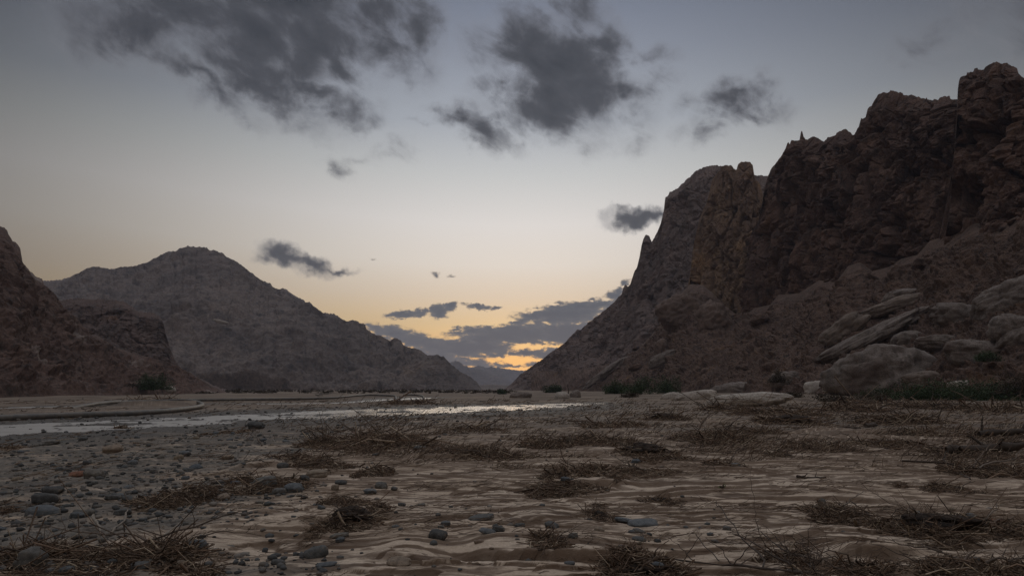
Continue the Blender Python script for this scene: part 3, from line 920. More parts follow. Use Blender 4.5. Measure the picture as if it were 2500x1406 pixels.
M_STONE = stone_mat('river_stone', (.065, .064, .062, 1), (.11, .108, .104, 1), (.15, .132, .112, 1))
M_TAN = stone_mat('tan_stone', (.21, .165, .12, 1), (.25, .20, .15, 1), (.22, .16, .12, 1))
M_RUST = stone_mat('rusty_stone', (.20, .085, .05, 1), (.22, .10, .06, 1), (.2, .11, .08, 1))
M_BLUE = stone_mat('blue_grey_stone', (.088, .096, .104, 1), (.115, .122, .128, 1), (.14, .145, .148, 1))

rng = np.random.RandomState(11)


# ------------------------------------------------------------------ geometry builders
def ico(sub):
    import bmesh
    bm = bmesh.new()
    bmesh.ops.create_icosphere(bm, subdivisions=sub, radius=1.0)
    bm.verts.ensure_lookup_table()
    v = np.array([x.co[:] for x in bm.verts], np.float32)
    f = np.array([[w.index for w in p.verts] for p in bm.faces], np.int32)
    bm.free()
    return v, f


ICO = {k: ico(k) for k in (1, 2, 3, 4, 5)}


def lump(sub, seed, rough=.22, facet=.0, power=2.0):
    v, f = ICO[sub]
    v = v.copy()
    if power != 2.0:
        v /= (np.abs(v) ** power).sum(1, keepdims=True) ** (1 / power)
    o = seed * 7.31
    d = fbm3(v[:, 0] * .9 + o, v[:, 1] * .9, v[:, 2] * .9 + o, 2) * rough + fbm3(v[:, 0] * 2.6 + o, v[:, 1] * 2.6, v[:, 2] * 2.6, 4) * rough * .35
    if facet:
        f1, f2, c = worley3(v[:, 0] * 1.3 + o, v[:, 1] * 1.3, v[:, 2] * 1.3 + o, 9)
        d += facet * (c - .5) - facet * .8 * (1 - sstep(0, .12, f2 - f1))
    return v * (1 + d)[:, None], f


def tubes(P, R, sides=3, cap=False):
    """P [n, k, 3] centre lines, R [n, k] radii -> verts, quads, per-vertex tube index"""
    n, k, _ = P.shape
    T = np.gradient(P, axis=1)
    T /= np.linalg.norm(T, axis=-1, keepdims=True) + 1e-9
    ref = np.zeros_like(T); ref[..., 2] = 1
    steep = np.abs(T[..., 2]) > .9
    ref[steep] = (1, 0, 0)
    A = np.cross(T, ref); A /= np.linalg.norm(A, axis=-1, keepdims=True) + 1e-9
    B = np.cross(T, A)
    ang = np.arange(sides) * 2 * np.pi / sides
    V = P[:, :, None, :] + R[:, :, None, None] * (np.cos(ang)[None, None, :, None] * A[:, :, None, :] + np.sin(ang)[None, None, :, None] * B[:, :, None, :])
    idx = np.arange(n * k * sides).reshape(n, k, sides)
    nxt = np.roll(idx, -1, axis=2)
    Q = np.stack([idx[:, :-1], nxt[:, :-1], nxt[:, 1:], idx[:, 1:]], -1).reshape(-1, 4)
    return V.reshape(-1, 3), Q, np.repeat(np.arange(n), k * sides)


def twigs(rg, n, W, L, H, length, rad, spread=.6, lift=.3, k=4):
    """a tangle lying in an ellipse W x L with height H, mostly along x"""
    r = np.sqrt(rg.rand(n)) ** 1.2
    a = rg.rand(n) * 2 * np.pi
    cx, cy = r * np.cos(a) * W / 2, r * np.sin(a) * L / 2
    cx += rg.normal(size=n) * .04 * W
    lump_ = .35 + .65 * np.clip(.5 + .9 * fbm2(cx * 2.2 / max(W, .3) * 1.6 + 3, cy * 2 / max(L, .3), 2), 0, 1)
    hz = H * np.clip(1 - r ** 2, .05, 1) * lump_ * rg.rand(n) ** .9
    th = rg.normal(size=n) * spread + (rg.rand(n) < .5) * np.pi
    ph = rg.normal(size=n) * lift
    ln = length * np.exp(rg.normal(size=n) * .45)
    D = np.stack([np.cos(th) * np.cos(ph), np.sin(th) * np.cos(ph), np.sin(ph)], -1)
    s = np.linspace(-.5, .5, k)
    bend = rg.normal(size=(n, 3)) * .5
    wig = rg.normal(size=(n, k, 3)) * .045
    P = np.stack([cx, cy, hz], -1)[:, None, :] + D[:, None, :] * (s[None, :, None] * ln[:, None, None]) + bend[:, None, :] * ((s ** 2 - .08)[None, :, None] * ln[:, None, None]) + wig * ln[:, None, None]
    Rr = rad * np.exp(rg.normal(size=n) * .35)[:, None] * np.linspace(1.15, .55, k)[None, :]
    return P, Rr


def on_ground(P, x0, y0, keep):
    """raise centre lines so that they lie on the ground; keep = radius"""
    z, _, _ = ground_fields((P[..., 0] + x0).ravel(), (P[..., 1] + y0).ravel())
    z = z.reshape(P.shape[:2])
    Q = P.copy()
    Q[..., 2] = np.maximum(P[..., 2] + z.mean(1, keepdims=True), z + keep * .4)
    return Q


def branch_mesh(rg, ln, rad, direction, parent, name='branch', side=5, mat=None):
    """one crooked branch with a few side shoots"""
    k = 10
    s = np.linspace(0, 1, k)
    d = np.array(direction, float); d /= np.linalg.norm(d)
    wob = np.cumsum(rg.normal(size=(k, 3)) * .035, 0) * ln
    main = s[:, None] * d * ln + wob
    P = [main]; Rr = [rad * (1 - .75 * s)]
    for _ in range(side):
        i = rg.randint(2, k - 1)
        e = d + rg.normal(size=3) * .55; e[2] += .25; e /= np.linalg.norm(e)
        l2 = ln * (.2 + .3 * rg.rand())
        P.append(main[i] + s[:, None] * e * l2 + np.cumsum(rg.normal(size=(k, 3)) * .03, 0) * l2)
        Rr.append(rad * .5 * (1 - s[i] * .6) * (1 - .8 * s))
    V_, Q_, ti = tubes(np.array(P), np.array(Rr), 6)
    V_ = V_.astype(np.float32)
    return mesh_np(name, V_, quads=Q_, mat=mat or M_BRANCH, attrs={'tint': np.full(len(V_), .3 + .6 * rg.rand())}, smooth=True, parent=parent)


# ------------------------------------------------------------------ the flood pipes
m, t, b = new_mat('grey_plastic_pipe')
geo = t.n('ShaderNodeNewGeometry').outputs['Position']
c_ = t.mix(t.smooth(t.noise(geo, 2.2, 6, .65), .42, .62), (.10, .092, .083, 1), (.155, .132, .11, 1))
t.link(c_, b.inputs['Base Color']); b.inputs['Roughness'].default_value = .55; b.inputs['Specular IOR Level'].default_value = .4
M_PIPE = m


def pipe(pts, r, label):
    W = []
    for px, py, lift in pts:
        x, y = on_plane(px, py, .12)
        W.append((x, y, gz(x, y) + r * .8 + lift))
    W = np.array(W)
    W = np.concatenate([[2 * W[0] - W[1]], W, [2 * W[-1] - W[-2]]])
    out = []
    for i in range(1, len(W) - 2):
        tt = np.linspace(0, 1, 12, endpoint=False)[:, None]
        p0, p1, p2, p3 = W[i - 1], W[i], W[i + 1], W[i + 2]
        out.append(.5 * (2 * p1 + (p2 - p0) * tt + (2 * p0 - 5 * p1 + 4 * p2 - p3) * tt ** 2 + (3 * p1 - p0 - 3 * p2 + p3) * tt ** 3))
    P = np.concatenate(out + [W[-2:-1]])
    V_, Q_, _ = tubes(P[None], np.full((1, len(P)), r), 16)
    n_ = len(V_)
    V_ = np.concatenate([V_, P[:1], P[-1:]])
    rim = np.arange(16)
    tr = np.concatenate([np.stack([np.full(16, n_), rim, np.roll(rim, -1)], -1), np.stack([np.full(16, n_ + 1), n_ - 16 + np.roll(rim, -1), n_ - 16 + rim], -1)])
    o = mesh_np('pipe', V_, quads=Q_, tris=tr, mat=M_PIPE, smooth=True)
    tag(o, label, 'pipe', 'flood stranded pipes')


pipe([(-260, 1030, 0), (-90, 1023, 0), (60, 1017, 0), (200, 1012, 0), (310, 1008, 0), (400, 1003, .0), (455, 998, .04), (488, 993, .06), (493, 988, .08), (478, 983.5, .1), (450, 981, .12), (400, 980.5, .1), (330, 981, .06), (270, 984, .04), (215, 988.5, .0), (175, 991.5, -.18)], .165,
     'thick grey pipe doubled back in a long hairpin loop beside the stream')
pipe([(440, 978.5, .1), (520, 977.2, .08), (620, 976.2, .1), (720, 975.5, .1), (790, 974.5, .12), (835, 972.5, .15), (870, 969.8, .2), (905, 968.3, .2), (945, 968.6, .15), (964, 969.2, .1), (968, 971.5, -.05)], .15,
     'long thin grey pipe lying behind the loop with a wavy far end')
pipe([(985, 966.0, .1), (1010, 966.2, .1), (1026, 967.0, .1), (1034, 968.3, .1), (1033, 970.6, -.05)], .14, 'short pipe end curling into the far pool')

# ------------------------------------------------------------------ pale boulders on the right slope and along its foot
_tp = T_P.reshape(-1, 3)
_c, _s = math.cos(PITCH), math.sin(PITCH)
_f = _tp[:, 1] * _c + (_tp[:, 2] - EYE) * _s
_TX = CX + F_PX * _tp[:, 0] / _f
_TY = CY - F_PX * (-_tp[:, 1] * _s + (_tp[:, 2] - EYE) * _c) / _f
_TD = np.hypot(_tp[:, 0], _tp[:, 1])


def slope_dist(px, py):
    near = np.hypot(_TX - px, _TY - py) < 5
    if not near.any(): return None
    return float(_TD[near].min())


def boulder(px0, px1, py0, py1, tilt, label, mat, power=2.4, deep=.8, facet=.10, dist=None, name='boulder', cat='boulder', group='boulders at the foot of the right slope', rough=.2):
    px, py = (px0 + px1) / 2, (py0 + py1) / 2
    d = None
    if abs(tilt) <= 12 and dist is None:      # a dome: its lower half is in the ground
        foot = py1
        py, py0, py1 = py1 - .2 * (py1 - py0), py0, py1 + .6 * (py1 - py0)
        d = slope_dist(px, foot - 4)
    else:
        foot = py1
        d = dist or slope_dist(px, py) or slope_dist(px, py - 6)
    if d is None:
        x, y, z = place(px, foot); d = math.hypot(x, y)
    a, e = azel(px, py)
    a, e = float(a), float(e)
    hw = (px1 - px0) / 2 * d / F_PX * (.90 if abs(tilt) <= 12 else .94)
    hh = (py1 - py0) / 2 * d / F_PX * (.88 if abs(tilt) <= 12 else .95)
    t_ = math.radians(tilt)
    if abs(tilt) > 1:     # box of a tilted ellipse -> its own half axes
        A = np.array([[math.cos(t_) ** 2, math.sin(t_) ** 2], [math.sin(t_) ** 2, math.cos(t_) ** 2]])
        s_ = np.linalg.lstsq(A, np.array([hw ** 2, hh ** 2]), rcond=None)[0]
        hw, hh = math.sqrt(max(s_[0], hw * hw * .2)), math.sqrt(max(s_[1], hh * hh * .12))
    seed = px * .013 + py * .029
    v, f = lump(5 if hw > 2 else 4, seed, rough * (.55 if abs(tilt) <= 12 else 1), facet, power)
    hd_ = deep * math.sqrt(hw * hh) * .8 + .12 * hw
    v = v * np.array([hw, hd_, hh])
    o_ = seed * 3
    dd = fbm3(v[:, 0] * .35 + o_, v[:, 1] * .35, v[:, 2] * .5, 5, .55) * min(hw, hh) * .14 - (1 - sstep(0, .03, np.abs(perlin3(v[:, 0] * .22 + o_, v[:, 1] * .3, v[:, 2] * .45 + o_)))) * min(hw, hh) * .035
    v = v * (1 + dd / np.maximum(np.linalg.norm(v, axis=1), .3))[:, None]
    ct, st = math.cos(t_), math.sin(t_)
    x = v[:, 0] * ct - v[:, 2] * st; z = v[:, 0] * st + v[:, 2] * ct
    v = np.stack([x, v[:, 1], z], -1)
    ca, sa = math.cos(a), math.sin(a)
    v = np.stack([v[:, 0] * ca + v[:, 1] * sa, -v[:, 0] * sa + v[:, 1] * ca, v[:, 2]], -1)
    o = mesh_np(name, v, tris=f, mat=mat, smooth=True)
    o.location = ((d + hd_ * .35) * sa, (d + hd_ * .35) * ca, EYE + d * math.tan(e))
    return tag(o, label, cat, group)


BOULDERS = [
    (2022, 2286, 848, 940, 4, 'largest pale grey dome of rock low on the right slope', 'P', 2.3, .7),
    (2006, 2240, 768, 884, 27, 'long tilted pale boulder leaning above the large grey dome', 'P', 2.8, .5),
    (2126, 2256, 724, 770, 14, 'brown overhanging slab resting above the long tilted boulder', 'D', 2.8, .7),
    (2160, 2236, 704, 732, 12, 'small slab capping the overhanging slab', 'P', 2.6, .7),
    (2014, 2110, 768, 840, 33, 'narrow slanting slab left of the long tilted boulder', 'D', 2.6, .5),
    (2178, 2256, 808, 836, 6, 'flat lens shaped boulder behind the large grey dome', 'P', 2.4, .7),
    (2284, 2404, 740, 806, -16, 'wedge shaped boulder with dark hollows beside the gully', 'P', 2.5, .6),
    (2320, 2438, 826, 874, -4, 'broad rounded boulder below the wedge shaped one', 'P', 2.6, .7),
    (2396, 2540, 688, 778, 20, 'highest big pale outcrop at the right edge above a dark hollow', 'P', 2.6, .6),
    (2428, 2530, 772, 818, -8, 'blocky pale boulder under the highest right edge outcrop', 'P', 3.0, .7),
    (2446, 2540, 800, 862, 22, 'slanting boulder low at the right edge', 'P', 2.4, .6),
    (2240, 2330, 818, 842, 3, 'thin flat slab between the lens boulder and the broad one', 'P', 2.6, .6),
    (2186, 2212, 843, 858, 0, 'small reddish block perched on the large grey dome', 'T', 3.0, .9),
    (2118, 2150, 838, 856, 6, 'dark broken block on the crown of the large grey dome', 'D', 3.0, .9),
    (2148, 2176, 842, 857, -6, 'smaller dark block beside the broken one on the dome', 'D', 3.0, .9),
    (1350, 1392, 954, 973, 12, 'white rounded boulder at the foot of the slope near the valley gap', 'W', 2.3, .8),
    (1390, 1420, 951, 970, 8, 'pale boulder touching the white rounded one', 'P', 2.3, .8),
    (1240, 1302, 954, 971, 3, 'low flat pale rock farthest along the slope foot', 'P', 2.3, .8),
    (1612, 1664, 956, 974, 12, 'pale whaleback rock in front of the green shrubs', 'W', 2.2, .6),
    (1650, 1750, 950, 975, 9, 'long pale whaleback slab right of the green shrubs', 'W', 2.3, .5),
    (1728, 1850, 928, 968, 10, 'large smooth sloping slab behind the whaleback slabs', 'P', 2.3, .6),
    (1726, 1930, 956, 981, 3, 'longest low pale slab along the edge of the flat', 'W', 2.3, .4),
    (1576, 1598, 947, 967, 0, 'brown round boulder among the green shrubs', 'T', 2.3, .9),
    (1780, 1808, 975, 988, 14, 'small pointed rock on the mud before the long slab', 'P', 2.2, .9),
    (1428, 1546, 868, 946, 34, 'pale bare rock ramp slanting up the slope beyond the shrubs', 'P', 2.3, .4),
    (1580, 1652, 856, 898, 24, 'smooth rock ramp above the shrubs', 'P', 2.3, .4),
    (1600, 1634, 824, 860, 0, 'round boulder standing on the ramp above the shrubs', 'T', 2.3, .9),
    (1606, 1722, 716, 816, 22, 'big rounded rock hump under the ochre buttress', 'T', 2.6, .5),
    (1700, 1790, 735, 800, 10, 'second rounded hump right of the big one under the buttress', 'T', 2.6, .5),
    (2088, 2138, 924, 949, 4, 'brown boulder in front of the large grey dome', 'T', 2.5, .8),
    (1964, 2010, 930, 953, 2, 'pale flat topped block left of the large grey dome', 'W', 3.2, .7),
    (2010, 2068, 937, 953, 4, 'low white slab at the toe of the large grey dome', 'W', 2.6, .6),
    (2318, 2374, 929, 943, 3, 'white slab showing above the green thicket', 'W', 2.6, .6),
    (2200, 2290, 905, 936, 8, 'rough block right of the large grey dome', 'D', 2.6, .7),
    (1880, 1952, 905, 934, 8, 'pale slab with a bush beside it left of the domes', 'P', 2.5, .5),
]
M_DARKB = rock_mat('brown_boulder_rock', (.15, .115, .095, 1), (.20, .155, .125, 1), (.12, .095, .08, 1), 5, .08, None, (0, 1), False)
M_WHITE = rock_mat('white_granite', (.36, .31, .27, 1), (.42, .37, .32, 1), (.28, .24, .2, 1), 5, .05, (.2, .16, .13, 1), (.62, .72), False)
M_TANB = rock_mat('tan_boulder_rock', (.145, .102, .082, 1), (.185, .13, .105, 1), (.10, .074, .062, 1), 6, .14, None, (0, 1), False)
for x0, x1, y0, y1, tl, lab, mk, pw, dp in BOULDERS:
    boulder(x0, x1, y0, y1, tl, lab, {'P': M_PALE, 'D': M_DARKB, 'T': M_TANB, 'W': M_WHITE}[mk], pw, dp)
boulder(404, 428, 941, 960, -30, 'white slanting rock beside the green bush on the left', M_WHITE, 2.4, .6, group='', dist=215)
boulder(520, 558, 779, 791, -12, 'bare white rock scar high on the grey mountain', M_WHITE, 2.3, .5, group='', dist=848, name='rock', cat='rock')

# ------------------------------------------------------------------ shrubs


def leaf_mat(name, a, b_):
    m, t, b = new_mat(name)
    x = t.n('ShaderNodeAttribute', attribute_name='tint').outputs['Fac']
    t.link(t.mix(x, a, b_), b.inputs['Base Color'])
    b.inputs['Roughness'].default_value = .7
    return m


M_LEAF = leaf_mat('dark_green_leaves', (.028, .040, .018, 1), (.055, .085, .032, 1))
M_DRYLEAF = leaf_mat('dry_brown_scrub_leaves', (.05, .038, .026, 1), (.085, .062, .04, 1))
M_SPROUT = leaf_mat('fresh_green_leaves', (.10, .17, .05, 1), (.16, .26, .08, 1))


def leaves(rg, n, W, D, H, size, clumps=26):
    cc_ = rg.normal(size=(clumps, 3)) * .42
    cc_ = cc_ / np.maximum(1, np.linalg.norm(cc_, axis=1))[:, None]
    cc_[:, 2] = np.abs(cc_[:, 2])
    which = rg.randint(0, clumps, n)
    p = cc_[which] + rg.normal(size=(n, 3)) * .15
    p[:, 2] = np.abs(p[:, 2]) * .92 + .03
    p *= np.array([W / 2, D / 2, H])
    u = rg.normal(size=(n, 3)); u /= np.linalg.norm(u, axis=1)[:, None]
    v = np.cross(u, rg.normal(size=(n, 3))); v /= np.linalg.norm(v, axis=1)[:, None]
    s_ = size * (.6 + .8 * rg.rand(n))[:, None]
    V_ = np.stack([p - u * s_, p + v * s_ * .4, p + u * s_, p - v * s_ * .4], 1).reshape(-1, 3)
    tint = np.repeat(np.clip(.25 * rg.rand(n) + .8 * rg.rand(clumps)[which], 0, 1), 4)
    return V_, np.arange(n * 4).reshape(-1, 4), tint


def shrub(px, py, w, h, label, mat, group, n=2600, dist=None, name='shrub', cat='shrub', size=None):
    if dist is None:
        x, y, z = place(px, py)
    else:
        a, e = azel(px, py); a = float(a)
        x, y, z = dist * math.sin(a), dist * math.cos(a), EYE + dist * math.tan(float(e))
    d = math.hypot(x, y)
    W, H = w * d / F_PX, h * d / F_PX
    rg = np.random.RandomState(int(px * 7 + py))
    root = bpy.data.objects.new(name, None)
    C.objects.link(root)
    root.location = (x, y, z - .03)
    tag(root, label, cat, group)
    V_, Q_, tint = leaves(rg, n, W, min(W * .7, 5), H, size or max(.035, .0011 * d), 30)
    mesh_np('crown', V_, quads=Q_, mat=mat, attrs={'tint': tint}, parent=root)
    k = 6
    s = np.linspace(0, 1, k)
    ns = 9
    top = np.stack([rg.normal(size=ns) * W * .22, rg.normal(size=ns) * W * .15, H * (.5 + .35 * rg.rand(ns))], -1)
    P = top[:, None, :] * s[None, :, None] ** np.array([1.3, 1.3, 1])[None, None, :] + rg.normal(size=(ns, k, 3)) * .02 * W
    P[:, 0] *= .2
    V_, Q_, ti = tubes(P, (.02 * H + .015) * (1 - .7 * s)[None, :] * np.ones((ns, 1)), 5)
    mesh_np('trunk', V_, quads=Q_, mat=M_BRANCH, attrs={'tint': np.full(len(V_), .2)}, parent=root)
    return root


GS = 'green shrubs along the foot of the right slope'
shrub(374, 952, 78, 36, 'dark green rounded bush at the foot of the left slope', M_LEAF, None, 3200, 205)
shrub(335, 950, 44, 16, 'low scrub touching the dark green bush on the left', M_DRYLEAF, None, 1400, 208)
shrub(1502, 962, 74, 32, 'leftmost low shrub of the green row before the scree', M_LEAF, GS, 2600)
shrub(1562, 962, 92, 44, 'widest tallest shrub in the green row behind the round boulder', M_LEAF, GS, 3200)
shrub(1632, 960, 84, 40, 'right hand shrub of the green row above the pale whaleback', M_LEAF, GS, 3000)
shrub(1540, 970, 44, 14, 'small olive tuft in front of the green row', M_DRYLEAF, GS, 1200)
shrub(1352, 958, 52, 24, 'dull green bush behind the white rounded boulder', M_LEAF, GS, 1500)
shrub(1225, 962, 26, 12, 'tiny dark bush at the valley gap', M_LEAF, GS, 700)
shrub(1898, 934, 60, 26, 'grey green bush on the pale slab left of the domes', M_DRYLEAF, GS, 1800, 150)
shrub(2412, 882, 44, 26, 'small bush growing among the boulders near the gully', M_LEAF, GS, 1200, 118)
GT = 'thicket at the right edge of the flat'
shrub(1940, 974, 70, 16, 'short green tuft at the left end of the right bank thicket', M_DRYLEAF, GT, 1500)
shrub(2030, 974, 120, 18, 'low brown scrub strip on the right bank', M_DRYLEAF, GT, 2200)
shrub(2120, 975, 110, 24, 'brown scrub mound between the strip and the green thicket', M_DRYLEAF, GT, 2200)
shrub(2200, 977, 160, 36, 'first dark green mound of the right bank thicket', M_LEAF, GT, 5200)
shrub(2290, 977, 180, 40, 'dark green mound in the middle of the right bank thicket', M_LEAF, GT, 5200)
shrub(2378, 977, 190, 44, 'tallest dark green mound of the right bank thicket', M_LEAF, GT, 5200)
shrub(2470, 978, 170, 38, 'dark green mound at the right edge of the frame', M_LEAF, GT, 3000)
shrub(2490, 962, 110, 50, 'brown bush rising behind the last green mound', M_DRYLEAF, GT, 2400, 108)
for i, (px, w, h) in enumerate([(20, 70, 14), (110, 60, 12), (180, 70, 14), (262, 50, 10)]):
    shrub(px, 961, w, h, 'dark scrub patch along the foot of the left slope', M_DRYLEAF, 'scrub along the left slope foot', 1300)
shrub(1764, 1196, 18, 16, 'tiny fresh green sprout alone on the pale mud', M_SPROUT, None, 46, None, 'sprout', 'sprout', .018)
# far fringe of scrub nobody could count
rg = np.random.RandomState(3)
Vs, Ts = [], []
for i in range(420):
    px = rg.uniform(430, 1250)
    a, _ = azel(px, 955); a = float(a)
    d = rg.uniform(230, 520)
    V_, Q_, tint = leaves(rg, 26, rg.uniform(2, 6), 2, rg.uniform(.5, 1.5), .42, 4)
    z = EYE - .12
    Vs.append(V_ + np.array([d * math.sin(a), d * math.cos(a), -.1])); Ts.append(tint)
Vs = np.concatenate(Vs)
o = mesh_np('undergrowth', Vs, quads=np.arange(len(Vs)).reshape(-1, 4), mat=M_DRYLEAF, attrs={'tint': np.concatenate(Ts)})
tag(o, 'dark fringe of dry scrub along the far edge of the flat', 'undergrowth', kind='stuff')

# dead trunk near the white boulders
root = bpy.data.objects.new('dead_tree', None); C.objects.link(root)
x, y, z = place(1387, 962); root.location = (x, y, z)
tag(root, 'thin dead trunk standing beside the white rounded boulder', 'dead tree')
dh = 24 * math.hypot(x, y) / F_PX
s = np.linspace(0, 1, 8)
P = np.stack([.05 * np.sin(s * 5) * dh, 0 * s, s * dh], -1)[None]
V_, Q_, _ = tubes(P, (.06 * dh * (1 - .6 * s))[None], 7)
mesh_np('trunk', V_, quads=Q_, mat=M_BRANCH, attrs={'tint': np.full(len(V_), .1)}, parent=root)
br = branch_mesh(np.random.RandomState(5), dh * .4, .03 * dh, (.5, 0, .8), root)
br.location = (0, 0, dh * .75)

# ------------------------------------------------------------------ brushwood piles: x, foot y, width, height (photo pixels), flags, label
PILES = [
    (235, 1392, 500, 118, 'b3', 'largest heap of broken reeds and sticks in the bottom left corner'),
    (430, 1240, 190, 70, 'b2', 'tangled twig heap above the largest reed heap'),
    (655, 1205, 200, 66, 'b1', 'twig heap caught round a cluster of dark stones'),
    (780, 1150, 160, 40, 'b1', 'flat brown twig mat below the broad brush heap'),
    (912, 1172, 90, 60, 'b2', 'upright shaggy root clump left of centre on the sand edge'),
    (900, 1104, 300, 72, 'b5', 'broad spiky brush heap on the near bank left of centre'),
    (740, 1128, 150, 34, '', 'low twig spread left of the broad brush heap'),
    (862, 1290, 140, 78, 'c b3', 'dark root tuft with curling stems on bare sand'),
    (840, 1238, 120, 34, '', 'thin twig scatter above the dark root tuft'),
    (1200, 1124, 170, 46, 'b1', 'brown brush drift left of the tall twig heap'),
    (1330, 1104, 130, 60, 'b2', 'tall dark twig heap near the centre of the flat'),
    (1450, 1088, 190, 34, 'b1', 'long low brush line behind the tall twig heap'),
    (1575, 1120, 150, 62, 'c b4', 'heap of thick pale stalks with long whips rising from it'),
    (1625, 1036, 110, 42, 'c b2', 'black root mass with a stub standing far out on the flat'),
    (1500, 1046, 160, 24, 'b1', 'thin dark debris line left of the black root mass'),
    (1740, 1082, 190, 40, 'b2', 'brush ridge running right from the stalk heap'),
    (1840, 1066, 130, 26, 'b2', 'low brush end with an arched branch'),
    (1418, 1166, 190, 44, 'b2', 'left half of the long brush mat on the open sand'),
    (1560, 1162, 150, 34, 'b2', 'right half of the long brush mat with a slanting stick'),
    (1420, 1184, 130, 22, '', 'crumbled twig spill below the long brush mat'),
    (1340, 1222, 100, 44, 'b1', 'shaggy twig tuft with small upright stubs'),
    (1620, 1130, 130, 24, '', 'short stalks strewn below the stalk heap'),
    (1612, 1230, 84, 40, 'c', 'single black root ball with a pointed left end'),
    (1468, 1272, 60, 36, 'c', 'small root wad at the right end of a mud ledge'),
    (1336, 1336, 70, 44, 'b1', 'small shaggy twig wad above the big mud step'),
    (1780, 1012, 130, 34, 'b2', 'dark brush drift beside the small pointed rock'),
    (1930, 1048, 140, 52, 'c b1', 'rounded bristly brush mound right of centre'),
    (1890, 1022, 190, 36, 'b1', 'wide brush band behind the bristly mound'),
    (2080, 1012, 150, 38, 'b3', 'brush thicket with crossing branches under the green thicket'),
    (2130, 994, 150, 24, 'b2', 'farther strip of brush close to the right bank'),
    (2290, 1010, 130, 44, 'b3', 'spiky driftwood tangle on the right flat'),
    (2440, 1016, 170, 46, 'b4', 'driftwood tangle with pale sticks near the right edge'),
    (2200, 1046, 190, 48, 'b3', 'large mixed driftwood heap with pale chips right of centre'),
    (2250, 1068, 130, 26, 'b1', 'low twig apron below the mixed driftwood heap'),
    (2165, 1092, 170, 30, 'b2', 'drawn out twig drift with a slanting stick'),
    (2360, 1122, 150, 36, 'b2', 'twigs packed under the fallen log'),
    (2425, 1170, 190, 62, 'b4', 'brush pile with a hooked root right of the open sand'),
    (2318, 1206, 110, 30, 'b1', 'low twig mat left of the hooked root pile'),
    (2040, 1272, 130, 70, 'b4', 'fan of curved roots behind a tan stone'),
    (2290, 1316, 300, 74, 'c b5', 'huge black root mass bristling with sticks on the right'),
    (2440, 1330, 180, 60, 'b4', 'stick tangle spilling right from the black root mass'),
    (1925, 1374, 120, 54, 'b3', 'curly root pile near the bottom edge right of centre'),
    (2090, 1404, 260, 40, 'b3', 'long twig row along the bottom edge'),
    (1575, 1404, 220, 46, 'c b1', 'dark brush mat sunk in the mud at the bottom centre'),
    (2390, 1410, 240, 60, 'b4', 'dense twig mass in the bottom right corner'),
    (470, 1404, 130, 30, 'b1', 'twig wad beside the pale pole at the bottom edge'),
    (1765, 1140, 90, 24, 'b1', 'sparse wiry twigs on the open sand beside a grey stone'),
    (2000, 1104, 150, 24, '', 'scattered stalks on the sand below the bristly mound'),
    (1890, 1112, 70, 14, '', 'dry stalk clump left of the scattered stalks'),
    (1000, 992, 110, 22, 'b1', 'brush heap on the far bank of the main stream'),
    (215, 1022, 26, 24, 'b1', 'twig bundle snagged on the near pipe'),
    (385, 982, 100, 14, '', 'brown brush on the mud bank inside the pipe loop'),
    (290, 1052, 24, 14, 'b1', 'small snag standing in the main stream'),
    (30, 1100, 40, 14, '', 'small twig wad by the left edge near the stream'),
    (10, 1255, 40, 24, '', 'dark twig wad cut by the left edge'),
    (560, 1060, 60, 12, '', 'flat twig scrap on the gravel below the stream'),
    (1160, 1056, 110, 26, 'b1', 'reddish brush on the gravel right of the broad heap'),
    (1310, 1082, 60, 20, '', 'small dark twig clump just above the tall heap'),
]


